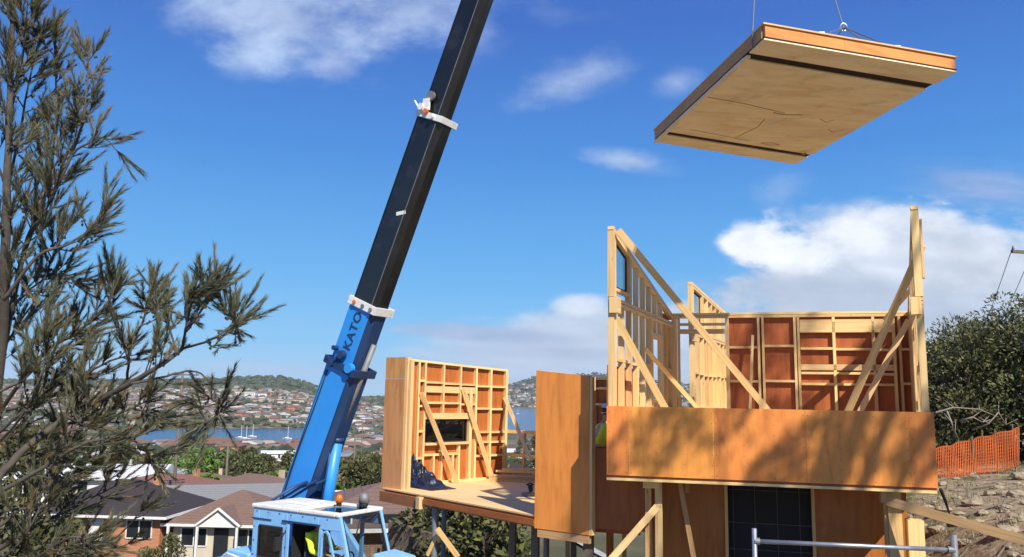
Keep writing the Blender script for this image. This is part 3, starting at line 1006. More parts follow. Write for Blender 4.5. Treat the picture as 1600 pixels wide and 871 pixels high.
# ---- raked side walls
def side_wall(w, zlow, zpk, zbk, front_stud_extra, label, wins, ply):
    """w: wall from the front corner to the back corner; zlow top of the square wall, raked frame above"""
    P0 = wall_part('raked_wall', w, label)
    L = w.L
    # lower wall
    w.nog(P0, 0, L, zlow - .03, .05, .092, name='top_plate')
    w.nog(P0, 0.0, L, zlow + .03, .05, .096, 0.001, name='rake_plate')
    u = .03
    k = 0
    us_ = []
    while u < L - .02:
        us_.append(u); u += .45 if k else .10
        k += 1
    for u in us_:
        inwin = any(a < u < b for a, b, _, _ in wins)
        if inwin:
            for a, b, za, zb in wins:
                if a < u < b:
                    w.stud(P0, u, w.z0 + .045, za - .045); w.stud(P0, u, zb + .045, zlow - .055)
        else:
            w.stud(P0, u, w.z0 + .045, zlow - .055)
    for a, b, za, zb in wins:
        w.nog(P0, a - .03, b + .03, za - .022, name='window_sill'); w.nog(P0, a - .03, b + .03, zb + .022, .09, .088, name='lintel')
        w.stud(P0, a - .01, w.z0 + .045, zlow - .055, .05, .094); w.stud(P0, b + .01, w.z0 + .045, zlow - .055, .05, .094)
    for f in (.30, .62):
        for a, b in zip(us_, us_[1:]):
            if b - a < .2: continue
            if any(a < q[1] and b > q[0] for q in wins): continue
            w.nog(P0, a + .025, b - .025, lerp(w.z0, zlow, f) + random.uniform(-.02, .02))
    # raked frame on top
    def zr(u): return lerp(zpk, zbk, u / L)
    MB().beam(w.P(-.02, zr(0) - .03), w.P(L, zr(L) - .03), .09, .05, V((0, 0, 1))).build('rake_plate', 'pine', P0)
    MB().beam(w.P(0.05, zr(0) - .10), w.P(L, zr(L) - .085), .088, .045, V((0, 0, 1))).build('rake_plate', 'pine', P0)
    w.stud(P0, .02, zlow + .06, zr(0) - .0, .07, .10, 0.002)
    for u in [.12, .98, 1.06, 1.5, 1.95, 2.4, 2.85, 3.3]:
        if u < L - .2 and zr(u) - .12 > zlow + .1:
            w.stud(P0, u, zlow + .056, zr(u) - .11)
    w.nog(P0, .145, .955, zlow + .19, .045, .088, name='window_sill')
    gw = w.sheet(P0, 'window_pane', [[(.15, zlow + .24), (.95, zlow + .24), (.95, zr(.95) - .14), (.15, zr(.15) - .14)]], -.02, .006, 'glass')
    fr = MB()
    q = [(.16, zlow + .24), (.94, zlow + .24), (.94, zr(.94) - .15), (.16, zr(.16) - .15)]
    for i in range(4):
        fr.beam(w.P(*q[i], -.02), w.P(*q[(i + 1) % 4], -.02), .035, .02, w.n)
    fr.build('window_frame', 'rubber', P0)
    # block under the front corner
    MB().box(w.P(.06, zlow - .07, .05), (.20, .13, .24), math.atan2(w.d.y, w.d.x)).build('beam_end', 'pine', P0)
    for pl in ply:
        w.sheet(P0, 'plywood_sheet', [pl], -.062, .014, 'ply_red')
    return P0


sl = Wall(0, 0, 0, 0, FM, 0, 0, V((5, 12, 0)), A=F0 + nin * .10 + fy * .05, B=B0)
zlow = zat(961, 470, 12.05)
ZB = zat(1240, 492, 15.4)
zpk = zat(957, 353, 12.0)
ZLOW = ZB - .05
side_wall(sl, zlow, zpk, ZB + .02, 0, 'left side wall of open studs with a steeply raked top and small window',
          [(2.55, 3.35, FM + .85, zlow - .35)], [(0, FM, 1.5, FM + 1.35), (3.36, FM, sl.L, ZB)])
sr = Wall(0, 0, 0, 0, FM, 0, 0, V((2, 12, 0)), A=F1 + nin * .10 - fy * .07, B=B1)
zlr = zat(1448, 470, 11.0)
side_wall(sr, min(zlr, zlow + .1), zat(1447, 322, 11.0), ZB + .02, 0, 'right side wall of open studs with a steeply raked top seen edge on',
          [(1.3, 2.2, FM + .9, zlow - .35)], [(2.3, FM, sr.L, ZB)])
# trim strip on the outer face of the right raked frame
pst = sr.member(H, 'barge_board', .30, zlr + .35, .30, zat(1455, 345, 11.3), .12, .03, -.08, 'pine')

# ---- back wall of the main room
bk = Wall(0, 0, 0, 0, FM, ZB, ZB, A=B0, B=B1)
BK = wall_part('stud_wall', bk, 'rear stud wall lined in dark red plywood with a doorway')
def ub(px): return bk.uz(px, 560)[0]
def zbk(py, px=1245): return bk.uz(px, py + (px - 1245) * .0175 * 0)[1]
bk.nog(BK, 0, bk.L, ZB - .03, .05, .092, name='top_plate')
bk.nog(BK, 0.02, bk.L - .02, ZB + .022, .04, .096, name='top_plate', mat='pine')
TOP = ZB - .058
for px, w_ in ((1054, .10), (1061, .05), (1137, .07), (1186, .045), (1193, .045), (1243, .045), (1248.5, .045), (1304, .05), (1366, .05), (1398, .045), (1407, .045), (1424, .05)):
    bk.stud(BK, ub(px), FM + .045, TOP, w_)
zd = zbk(520)
bk.nog(BK, ub(1063), ub(1135), zd + .03, .09, .086, name='lintel')
bk.nog(BK, ub(1063), ub(1135), zd + .17, .05, .08, name='lintel')
for a, b, ys in ((1139.5, 1184, (543, 597)), (1195, 1241, (541, 596)), (1251, 1302, (502, 545, 583, 600)), (1306, 1364, (502, 546, 583, 600)), (1368, 1396, (502, 547, 584, 600)), (1409, 1422, (546, 598))):
    for y in ys:
        bk.nog(BK, ub(a) + .002, ub(b) - .002, zbk(y))
MB().beam(bk.P(ub(1251), zbk(512), .02), bk.P(ub(1396), zbk(512), .02), .20, .05, bk.n).build('lintel', 'pine', BK)
MB().beam(bk.P(ub(1251), zbk(574), .025), bk.P(ub(1396), zbk(574), .025), .11, .04, bk.n).build('lintel', 'pine', BK)
for a, b in ((1137, 1245), (1245.3, 1430)):
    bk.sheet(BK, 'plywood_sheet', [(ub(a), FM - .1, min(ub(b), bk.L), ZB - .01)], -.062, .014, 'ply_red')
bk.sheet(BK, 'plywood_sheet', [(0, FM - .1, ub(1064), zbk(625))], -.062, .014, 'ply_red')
# timber standing loose in the dark bay
prop_px(1176, 524, 15.4, 1172, 640, 15.2, zfloor=FM, w=.05, parent=H)

# ---- second raked frame beyond the doorway
rf = Wall(1082, 17.3, 1142, 21.0, FM, 0, 0, V((6, 15, 0)))
zp2 = zat(1084, 441, 17.3)
side_wall(rf, zat(1084, 520, 17.3), zp2, zat(1140, 494, 21.0), 0, 'second raked stud wall standing beyond the doorway', [], [(1.0, FM, rf.L, zat(1084, 520, 17.3) - .1)])
rfl = MB().prism([z_(B0, FM - .03), z_(B1, FM - .03), z_(B1 + V((1.4, 4.2, 0)), FM - .03), z_(rf.B, FM - .03), z_(rf.A, FM - .03)], V((0, 0, -.2))).build('rear_floor', 'board', H)

# ---- braces inside the main room
prop(at(966, 360, 12.05), at(1200, 642, 13.3), zfloor=FM, w=.105)
prop(at(963, 498, 12.35), at(1041, 641, 12.9), zfloor=FM, w=.11)
prop(at(1008, 545, 13.6), at(1090, 638, 14.2), zfloor=FM, w=.075)
prop(at(1441, 384, 11.25), at(1326, 641, 12.5), zfloor=FM, w=.105)
prop(at(1420, 500, 12.9), at(1345, 641, 13.2), zfloor=FM, w=.09)
prop(at(1424, 452, 14.0), at(1382, 500, 14.7), w=.08)

# ---- lower storey
GL = -3.75
lf = Wall(1012, 12.9, 1428, 12.0, GL, -1.10, -1.10)
ho = (lf.uz(1137, 800)[0], GL, lf.uz(1268, 800)[0], lf.uz(1200, 759)[1])
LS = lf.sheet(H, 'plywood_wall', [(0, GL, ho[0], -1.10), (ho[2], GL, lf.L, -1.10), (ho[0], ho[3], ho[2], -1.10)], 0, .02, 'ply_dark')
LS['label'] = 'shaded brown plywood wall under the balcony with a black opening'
bq = lf.n * -3.2
bl = MB()
c0, c1 = lf.A + bq, lf.B + bq
for a, b in ((lf.A, c0), (c0, c1), (c1, lf.B)):
    bl.beam(z_(a, (GL - 1.12) / 2), z_(b, (GL - 1.12) / 2), .04, 2.62, V((0, 0, 1)))
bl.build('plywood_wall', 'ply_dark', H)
MB().prism([z_(lf.A, GL), z_(lf.B, GL), z_(c1, GL), z_(c0, GL)], V((0, 0, -.15))).build('lower_floor', 'concrete', H)
wr = lf.sheet(LS, 'black_opening_panel', [(ho[0], GL, ho[2], ho[3])], -.09, .01, 'rubber')  # flat black panel set back in the opening
gl = MB()
for px in (1146, 1180, 1215, 1250):
    u = lf.uz(px, 800)[0]
    gl.beam(lf.P(u, GL, -.07), lf.P(u, ho[3], -.07), .008, .008, lf.n)
for py in (768, 820, 862):
    z = lf.uz(1200, py)[1]
    gl.beam(lf.P(ho[0], z, -.066), lf.P(ho[2], z, -.066), .008, .008, lf.n)
gl.build('wire_grid', 'pole', LS)
for u in (ho[0] - .02, ho[2] + .02):
    lf.stud(LS, u, GL, -1.11, .045, .06, .03, 'pine_gold', 'door_jamb')


def post_px(px, Y, ytop, w, mat, zt=None, name='post', rnd=False, zb=None, parent=None):
    a = XY(px, Y, -1.2)
    if zt is None: zt = zat(px, ytop, Y)
    if zb is None: zb = ground(a.x, a.y) - .1
    m = MB()
    if rnd: m.tube([z_(a, zb), z_(a, zt)], w / 2, 14)
    else: m.beam(z_(a, zb), z_(a, zt), w, w, V((-.25, -.97, 0)))
    return m.build(name, mat, parent or H)


UB = -1.175
post_px(1013, 12.25, 0, .09, 'pine_gold', UB)
post_px(1029, 12.1, 0, .10, 'pine', UB)
MB().box(z_(XY(1017, 12.12), -1.235), (.24, .14, .11), math.atan2(fy.y, fy.x)).build('timber_block', 'pine', H)
prop(at(1061, 747, 12.3), at(1084, 871, 12.2), w=.07, mat='pine_gold')
post_px(1074, 12.5, 0, .07, 'pine_gold', UB, 'timber_block', zb=UB - .22)
prop(at(1027, 792, 11.95), at(950, 880, 11.9), w=.10)
post_px(1381, 11.25, 0, .10, 'pine_gold', UB, 'timber_block', zb=UB - .16)
post_px(1395, 11.35, 0, .17, 'pine_gold', UB)
post_px(1426, 11.3, 812, .2, 'pine', None, 'short_post')
post_px(1382, 11.35, 0, .05, 'pine_gold', UB)
# long prop running down to the bank
pa = at(1386, 783, 11.2); pb = at(1640, 856, 9.6)
prop(pa, pb, w=.12, d=.045, mat='pine_gold')

# posts under the left wing
for px, Y, w, mt, rd in ((683, 15.6, .13, 'dull_steel', True), (697, 17.6, .10, 'dull_steel', True), (803, 14.5, .11, 'pole', False),
                         (838, 13.7, .12, 'pole', False), (855, 15.2, .11, 'dull_steel', True), (897, 16.2, .10, 'pole', False),
                         (920, 13.1, .15, 'pole', False), (953, 15.4, .12, 'ply_dark', False), (888, 17.6, .08, 'pine_gold', False), (975, 16.5, .08, 'pine_gold', False)):
    a = XY(px, Y, -3)
    post_px(px, Y, 0, w, mt, -2.09, 'steel_post' if rd else 'post', rd)
MB().beam(at(925, 812, 15), at(1004, 812, 14.7), .08, .10, V((0, 0, 1))).build('bearer', 'pine_gold', H)
prop(at(683, 826, 15.35), at(716, 871, 15.2), w=.09, mat='pine_gold', d=.045)
prop(at(683, 836, 15.5), at(668, 868, 15.6), w=.07, mat='pine_gold')

# ------------------------------------------------------------------ loose things on the floor
# tarpaulin heap in the corner
tm = MB()
tc_ = toe(664, 762, FL)
tc_ = V((tc_.x - .05, tc_.y + .15, FL))
nx, ny = 64, 40
for j in range(ny + 1):
    for i in range(nx + 1):
        a, b = i / nx * 2 - 1, j / ny * 2 - 1
        edge = max(0, 1 - max(abs(a), abs(b)) ** 3)
        h = (0.56 * math.exp(-((a + .70) ** 2 * 3.6 + b * b * 1.2)) + .24 * math.exp(-((a - .1) ** 2 * 3 + b * b))) * edge ** .5
        nzv = noise.noise(V((a * 3.1, b * 3.1, 4))) + .5 * noise.noise(V((a * 7, b * 7, 8)))
        nz2 = abs(noise.noise(V((a * 5, b * 9, 2)))) + .5 * abs(noise.noise(V((a * 13, b * 15, 6))))
        h = max(0.008, h * (.72 + .7 * nz2) + nzv * .07 * edge)
        q = tc_ + fd * (a * .72 + .04 * nzv) + V((-fd.y, fd.x, 0)) * (b * .32) + V((0, 0, h))
        tm.v.append(q)
for j in range(ny):
    for i in range(nx):
        k = j * (nx + 1) + i
        tm.face((k, k + 1, k + nx + 2, k + nx + 1))
to = tm.build('tarpaulin', 'tarp', smooth=True, label='crumpled dark blue tarpaulin heaped in the corner of the open wing', cat='tarpaulin')
so_ = to.modifiers.new('thick', 'SOLIDIFY'); so_.thickness = .006; so_.offset = 1

# planks in a loose pile
px0 = toe(792, 754, FL)
specs = [(.0, .00, .022, 1.5, .10), (.03, .15, .022, 1.45, -.05), (-.05, .30, .022, 1.3, .03), (.02, .06, .068, 1.35, .22), (.05, .22, .068, 1.2, -.02),
         (-.02, .12, .114, 1.25, .12), (.08, .20, .160, 1.0, -.08), (.02, .16, .206, 1.05, .05), (0.03, .17, .252, .8, .16)]
names = ['lowest front', 'lowest middle', 'lowest rear', 'second layer front', 'second layer rear', 'third layer', 'fourth layer', 'fifth layer', 'topmost']
for i, (du, dv, dz, L, ang) in enumerate(specs):
    a_ = math.atan2(fd.y, fd.x) + .62 + ang
    c = px0 + V((.25 + du, .1 + dv * 1.4, 0))
    m = MB().box((c.x, c.y, FL + dz), (L, .11, .043), a_)
    m.build('timber_plank', 'pine' if i % 3 else 'pine_gold', label='pine plank in the pile near the rear rails, %s of the pile' % names[i], cat='plank', group='planks piled on the wing floor')
for i, (x, y, s_, lab) in enumerate([(770, 741, .16, 'square pine offcut lying at the left foot of the plank pile'), (786, 744, .12, 'dark ended pine offcut just left of the plank pile'),
                                (779, 733, .20, 'larger pine offcut lying behind the two small offcuts')]):
    c = toe(x, y, FL)
    MB().box((c.x, c.y, FL + s_ * .3), (s_ * 1.4, s_ * .8, s_ * .6 - .002), .5 + i).build('timber_offcut', 'pine', label=lab, cat='offcut', group='offcuts on the wing floor')
# grey tool box / cutter
c = toe(824, 775, FL)
tb = thing('drop_saw', 'small dark power saw on the floor beside the tall plywood panel', 'saw', (c.x + .08, c.y, FL))
MB().box((c.x + .08, c.y, FL + .035), (.34, .2, .06), .4).build('saw_base', 'dull_steel', tb, bevel=.008)
sb_ = MB().tube([V((c.x + .02, c.y - .04, FL + .14)), V((c.x + .09, c.y - .03, FL + .15))], .07, 16).build('motor', 'rubber', tb, bevel=.006)
MB().tube([V((c.x + .1, c.y - .06, FL + .12)), V((c.x + .1, c.y - .055, FL + .12))], .085, 24).build('blade', 'steel', tb)
MB().tube([V((c.x - .02, c.y, FL + .2)), V((c.x + .05, c.y, FL + .24)), V((c.x + .12, c.y, FL + .2))], .014, 8).build('handle', 'rubber', tb)

# ------------------------------------------------------------------ hanging floor panel
HZ = 4.38
c1 = on_z(1194, 62, HZ); c2 = on_z(1495, 113, HZ); c3 = on_z(1243, 257, HZ); c4 = on_z(1022, 222, HZ)
pc = (c1 + c2 + c3 + c4) / 4
TH = .215
panel = thing('hanging_floor_panel', 'large flat timber floor panel hanging from slings above the house', 'floor panel', (pc.x, pc.y, HZ))
ea = (c2 - c1).normalized(); eb = (c4 - c1).normalized()
uvx = (c1.copy(), ea, eb)
def q4(u, v, z=0.0):
    a = c1.lerp(c2, u); b = c4.lerp(c3, u)
    p_ = a.lerp(b, v)
    return V((p_.x, p_.y, HZ + z))
# underside in three pieces with two recessed slots, their shade coloured in by a near-black sheet
for a, b in ((0.0, .10), (.142, .862), (.90, 1.0)):
    MB().prism([q4(.0, a, .0), q4(1, a, .0), q4(1, b, .0), q4(0, b, .0)], V((0, 0, .018)), 0, uvx).build('underside_sheet', 'panel_under', panel)
MB().prism([q4(.004, .004, .019), q4(.996, .004, .019), q4(.996, .996, .019), q4(.004, .996, .019)], V((0, 0, .02))).build('slot_shade_sheet', 'slot', panel)
MB().prism([q4(-.004, -.004, TH - .018), q4(1.004, -.004, TH - .018), q4(1.004, 1.003, TH - .018), q4(-.004, 1.003, TH - .018)], V((0, 0, .02)), 0, uvx).build('top_sheet', 'pine', panel)
zz = V((0, 0, 1))
hgt = TH - .02 - .041
def edge(a, b, mt, nm):
    MB().beam(a + zz * (.041 + hgt / 2 - .0), b + zz * (.041 + hgt / 2), .04, hgt - .002, zz).build(nm, mt, panel)
edge(q4(.006, .006), q4(.40, .006), 'ply_edge', 'edge_board')
edge(q4(.401, .006), q4(.994, .006), 'ply_edge', 'edge_board')
edge(q4(.006, .014), q4(.006, .99), 'ply_pale', 'edge_board')
edge(q4(.994, .014), q4(.994, .99), 'ply_pale', 'edge_board')
edge(q4(.012, .994), q4(.988, .994), 'ply_pale', 'edge_board')
for (a, b) in (((.0, .0), (1, .0)),):
    MB().beam(q4(0, .003, .03), q4(1, .003, .03), .03, .02, zz).build('drip_edge', 'slot', panel)
# left lip of the panel standing a little proud below
MB().beam(q4(.004, .11, -.02), q4(.004, .995, -.02), .05, .030, zz).build('edge_batten', 'panel_under', panel)
# pencil lines, knots and straps scrawled on the underside
mk = MB()
def scr(pts, w=.012):
    for a, b in zip(pts, pts[1:]):
        p0_, p1_ = q4(*a, -.0015), q4(*b, -.0015)
        mk.beam(p0_, p1_, w, .003, zz)
scr([(.02, .47), (.25, .475), (.50, .50)], .016)
scr([(.44, .51), (.50, .515), (.56, .50), (.60, .49)], .03)
scr([(.12, .80), (.35, .81), (.52, .82)], .01)
scr([(.42, .81), (.44, .74), (.46, .66), (.44, .58)], .014)
scr([(.60, .82), (.66, .83), (.72, .81), (.66, .80), (.60, .82)], .012)
scr([(.72, .50), (.78, .52), (.80, .49)], .010)
scr([(.85, .58), (.90, .60), (.94, .56)], .012)
scr([(.93, .87), (.955, .875), (.94, .85)], .03)
mk.build('pencil_marks', 'pencil', panel)

hook_pt = at(1197, -350, 11.95)
sl_ = thing('lifting_slings', 'thin steel slings running from the crane hook to the hanging panel', 'sling', (hook_pt.x, hook_pt.y, hook_pt.z))
def cable(a, b, nm='cable', r_=.009, sag=0.0, par=None, n=6):
    pts = [a.lerp(b, i / n) - zz * (sag * 4 * (i / n) * (1 - i / n)) for i in range(n + 1)]
    return MB().tube(pts, r_, 6).build(nm, 'wire', par or sl_)
tl = q4(-.01, .06, TH)
cable(hook_pt, tl)
ring = at(1318, 43, 11.35)
cable(hook_pt, ring)
cable(ring, q4(.30, .02, TH + .01)); cable(ring, q4(.70, .02, TH + .01)); cable(ring, q4(.55, .5, TH + .01)); cable(ring, q4(.78, .1, TH + .01))
cable(tl, q4(-.012, .06, 0.0))
rm = MB()
rp = [ring + V((math.cos(t) * .05, 0, math.sin(t) * .06)) for t in [i * math.pi / 6 for i in range(13)]]
rm.tube(rp, .012, 6, cap=False).build('ring', 'steel', sl_)
for q in ((.70, .02), (.30, .02)):
    MB().box(q4(*q, TH + .03), (.07, .05, .05)).build('lifting_eye', 'steel', sl_)


# ------------------------------------------------------------------ people
def skinned(name, joints, edges, mat, parent, sub=2, root=0):
    """joints: list of (pos, radius); a body or a garment grown as one surface"""
    me = bpy.data.meshes.new(name)
    me.from_pydata([tuple(V(j[0])) for j in joints], edges, [])
    ob = bpy.data.objects.new(name, me)
    COL.objects.link(ob)
    sk = ob.modifiers.new('skin', 'SKIN'); sk.use_smooth_shade = True
    ss = ob.modifiers.new('sub', 'SUBSURF'); ss.levels = sub; ss.render_levels = sub
    for i, j in enumerate(joints):
        sv = me.skin_vertices[0].data[i]
        r_ = j[1]
        sv.radius = (r_, r_) if not isinstance(r_, tuple) else r_
        sv.use_root = (i == root)
    dg = bpy.context.evaluated_depsgraph_get()
    dg.update()
    m2 = bpy.data.meshes.new_from_object(ob.evaluated_get(dg))
    ob.modifiers.clear()
    ob.data = m2
    m2.materials.clear(); m2.materials.append(M[mat])
    ob.parent = parent
    return ob


def person(loc, yaw, pose, label, group=None, hat=None, shirt='hivis', lower='trouser'):
    """pose: dict of joints in local metres (x right, y forward, z up); yaw rotates about z"""
    t = thing('person', label, 'person', loc, group)
    rz = Matrix.Rotation(yaw, 3, 'Z')
    J = {k: rz @ V(v) for k, v in pose.items()}
    pel, ch, nk, hd = J['pelvis'], J['chest'], J['neck'], J['head']
    up = (hd - nk).normalized()
    jo = [(pel, .12), (lerp(pel, ch, .5), .115), (ch, .13), (nk, .055), (lerp(nk, hd, .45), .06)]
    ed = [(0, 1), (1, 2), (2, 3), (3, 4)]
    hf = rz @ V(pose.get('face', (0, 1, 0)))
    # skull and jaw
    jo += [(hd + up * .0, .088), (hd + up * .055 - hf * .01, .078), (hd - up * .055 + hf * .035, .05)]
    ed += [(4, 5), (5, 6), (5, 7)]
    for sdn in ('l', 'r'):
        b = len(jo)
        sh, el, wr, hnd = J['sh' + sdn], J['el' + sdn], J['wr' + sdn], J['hand' + sdn]
        jo += [(sh, .058), (el, .042), (wr, .028), (lerp(wr, hnd, .55), (.036, .020)), ]
        ed += [(2, b), (b, b + 1), (b + 1, b + 2), (b + 2, b + 3)]
        dirn = (hnd - wr).normalized()
        sidev = dirn.cross(V((0, 0, 1)))
        if sidev.length < .1: sidev = V((1, 0, 0))
        sidev.normalize()
        palm = b + 3
        for q in range(4):
            fb = len(jo)
            root = lerp(wr, hnd, .95) + sidev * ((q - 1.5) * .021)
            ln = (.062, .072, .068, .052)[q]
            curl = V((0, 0, -1)) * .35
            jo += [(root, .0095), (root + (dirn + curl * .5).normalized() * ln * .55, .0085), (root + (dirn + curl * 1.6).normalized() * ln, .0075)]
            ed += [(palm, fb), (fb, fb + 1), (fb + 1, fb + 2)]
        fb = len(jo)
        tside = sidev * (1 if sdn == 'l' else -1)
        tb = lerp(wr, hnd, .45) + tside * .03
        jo += [(tb, .012), (tb + (dirn + tside * .6).normalized() * .045, .0095)]
        ed += [(palm, fb), (fb, fb + 1)]
    for sdn in ('l', 'r'):
        b = len(jo)
        jo += [(J['hip' + sdn], .085), (J['kn' + sdn], .055), (J['an' + sdn], .04), (J['toe' + sdn], .035)]
        ed += [(0, b), (b, b + 1), (b + 1, b + 2), (b + 2, b + 3)]
    body = skinned('body', jo, ed, 'skin', t)
    # clothes
    jo = [(pel + V((0, 0, .04)), (.155, .125)), (lerp(pel, ch, .55), (.15, .12)), (ch, (.165, .13)), (lerp(ch, nk, .75), .075)]
    ed = [(0, 1), (1, 2), (2, 3)]
    for sdn in ('l', 'r'):
        b = len(jo)
        sh, el, wr = J['sh' + sdn], J['el' + sdn], J['wr' + sdn]
        jo += [(sh, .078), (lerp(sh, el, .6), .064), (el, .055), (lerp(el, wr, .8), .042)]
        ed += [(2, b), (b, b + 1), (b + 1, b + 2), (b + 2, b + 3)]
    sh_ = skinned('shirt', jo, ed, shirt, t, 2)
    jo = [(pel, (.15, .125))]
    ed = []
    for sdn in ('l', 'r'):
        b = len(jo)
        jo += [(J['hip' + sdn], .10), (lerp(J['hip' + sdn], J['kn' + sdn], .5), .088), (J['kn' + sdn], .072), (lerp(J['kn' + sdn], J['an' + sdn], .92), .056)]
        ed += [(0, b), (b, b + 1), (b + 1, b + 2), (b + 2, b + 3)]
    skinned('trousers', jo, ed, lower, t, 2)
    for sdn in ('l', 'r'):
        MB().tube([V(loc) + J['an' + sdn] - V((0, 0, .02)), V(loc) + lerp(J['an' + sdn], J['toe' + sdn], .4) - V((0, 0, .02)), V(loc) + J['toe' + sdn] + (J['toe' + sdn] - J['an' + sdn]).normalized() * .06],
                  [.058, .056, .04], 10).build('boot', 'seat', t, True)
    # face
    sidev = hf.cross(up).normalized()
    HD = V(loc) + hd
    fm = MB()
    for s_ in (-1, 1):
        fm.ellipsoid(HD + hf * .083 + sidev * .032 * s_ + up * .008, (.012, .012, .009), 8, 6)
    fm.build('eyes', 'dark', t, True)
    MB().ellipsoid(HD + hf * .098 - up * .018, (.014, .018, .024), 8, 6).ellipsoid(HD + sidev * .088, (.014, .02, .03), 8, 6).ellipsoid(HD - sidev * .088, (.014, .02, .03), 8, 6).build('nose_and_ears', 'skin', t, True)
    MB().ellipsoid(HD + up * .03 - hf * .018, (.098, .104, .098), 16, 10, jitter=.06).build('hair', 'hair', t, True)
    if hat:
        hm = MB()
        b = 0
        for j in range(7):
            th = j / 6 * math.pi / 2
            rr = .128 * math.cos(th); zz2 = .10 * math.sin(th)
            for i in range(20):
                ph = i / 20 * 2 * math.pi
                hm.v.append(HD + up * (.055 + zz2) + (sidev * math.cos(ph) + hf * math.sin(ph)) * rr)
        for j in range(6):
            for i in range(20):
                i2 = (i + 1) % 20
                hm.face((j * 20 + i, j * 20 + i2, (j + 1) * 20 + i2, (j + 1) * 20 + i))
        hm.tube([HD + up * .055 + hf * .02, HD + up * .048 + hf * .025], [.15, .155], 20)
        hm.build('hard_hat', hat, t, True)
    return t


# ------------------------------------------------------------------ mobile crane
CU = V((.85, -.527, 0)).normalized()       # the upper structure points at the load
CV = V((-CU.y, CU.x, 0))                   # across, away from the camera
CO = V((-5.0, 15.75, 0)) + CU * .25
Z3 = V((0, 0, 1))
crane = thing('mobile_crane', 'blue mobile crane with white roofed cab and long black telescopic boom', 'crane', (-3.6, 16.4, -5.5))


def cp(u, v, z): return V((CO.x, CO.y, 0)) + CU * u + CV * v + V((0, 0, z))


ZR = -2.08                                  # cab roof level
# cab outline seen from its side: (u, z)
CL_, CWD = 2.17, 1.12
zb = -4.1
side = [(0.0, zb), (0.0, ZR - .06), (CL_ - .02, ZR - .06), (CL_ + .34, ZR - 1.05), (CL_ + .36, zb)]
cab = MB()
def cab_side(v, th, mb_):
    """side wall built round its openings"""
    def bar(u0, z0, u1, z1):
        mb_.prism([cp(u0, v, z0), cp(u1, v, z0), cp(u1, v, z1), cp(u0, v, z1)], CV * th)
    bar(0, zb, .92, ZR - .93)                     # below rear window
    bar(0, ZR - .93, .17, ZR - .06)               # rear post
    bar(.17, ZR - .36, .80, ZR - .06)             # above rear window
    bar(.80, ZR - .93, .92, ZR - .06)             # centre post
    bar(.92, ZR - .26, 1.70, ZR - .06)            # above the door
    bar(.92, zb, 1.70, zb + .35)
    bar(1.70, zb, CL_ + .34, zb + .7)
    mb_.prism([cp(1.70, v, ZR - .30), cp(1.70, v, ZR - .06), cp(CL_ - .02, v, ZR - .06), cp(CL_ + .06, v, ZR - .30)], CV * th)
    bar(1.70, zb + .7, 1.78, ZR - .30)            # front door post
cab_side(0, .05, cab); cab_side(CWD - .05, .05, cab)
cab.prism([cp(0, .05, zb), cp(0, CWD - .05, zb), cp(0, CWD - .05, ZR - .95), cp(0, .05, ZR - .95)], CU * .05)
cab.prism([cp(0, .05, ZR - .30), cp(0, CWD - .05, ZR - .30), cp(0, CWD - .05, ZR - .06), cp(0, .05, ZR - .06)], CU * .05)
cab.prism([cp(CL_ + .30, .05, zb), cp(CL_ + .30, CWD - .05, zb), cp(CL_ + .30, CWD - .05, ZR - 1.10), cp(CL_ + .30, .05, ZR - 1.10)], CU * .05)
cabo = cab.build('cab', 'pale_blue', crane, bevel=.012)
# roof: white rim with glass hatch
rm = MB()
rt = ZR
for (u0, u1, v0, v1) in ((-.03, 1.2, -.03, CWD + .03), (CL_ - .07, CL_ + .02, -.03, CWD + .03), (1.2, CL_ - .07, -.03, .10), (1.2, CL_ - .07, CWD - .10, CWD + .03)):
    rm.prism([cp(u0, v0, rt - .06), cp(u1, v0, rt - .06), cp(u1, v1, rt - .06), cp(u0, v1, rt - .06)], Z3 * .07)
roof = rm.build('roof', 'white', cabo, bevel=.02)
MB().prism([cp(1.2, .10, rt - .045), cp(CL_ - .07, .10, rt - .045), cp(CL_ - .07, CWD - .10, rt - .045), cp(1.2, CWD - .10, rt - .045)], Z3 * .02).build('roof_window', 'glass_dark', cabo)
MB().prism([cp(.45, .35, rt + .012), cp(1.0, .35, rt + .012), cp(1.0, .85, rt + .012), cp(.45, .85, rt + .012)], Z3 * .05).build('roof_hatch', 'white', cabo, bevel=.015)
# front posts, drip rails
fp = MB()
for v in (.03, CWD - .03):
    fp.beam(cp(CL_ - .01, v, ZR - .04), cp(CL_ + .33, v, ZR - 1.08), .06, .05, CU)
fp.beam(cp(CL_ + .33, 0, ZR - 1.08), cp(CL_ + .33, CWD, ZR - 1.08), .06, .06, CU)
fp.build('windscreen_frame', 'pale_blue', cabo)
MB().prism([cp(CL_ + .0, .06, ZR - .07), cp(CL_ + .0, CWD - .06, ZR - .07), cp(CL_ + .32, CWD - .06, ZR - 1.05), cp(CL_ + .32, .06, ZR - 1.05)], CU * .008).build('windscreen', 'glass', cabo)
# seal round the windscreen
sm = MB()
q = [cp(CL_ + .012, .08, ZR - .09), cp(CL_ + .012, CWD - .08, ZR - .09), cp(CL_ + .335, CWD - .08, ZR - 1.04), cp(CL_ + .335, .08, ZR - 1.04)]
for i in range(4): sm.beam(q[i], q[(i + 1) % 4], .022, .02, CU)
sm.build('window_seal', 'rubber', cabo)
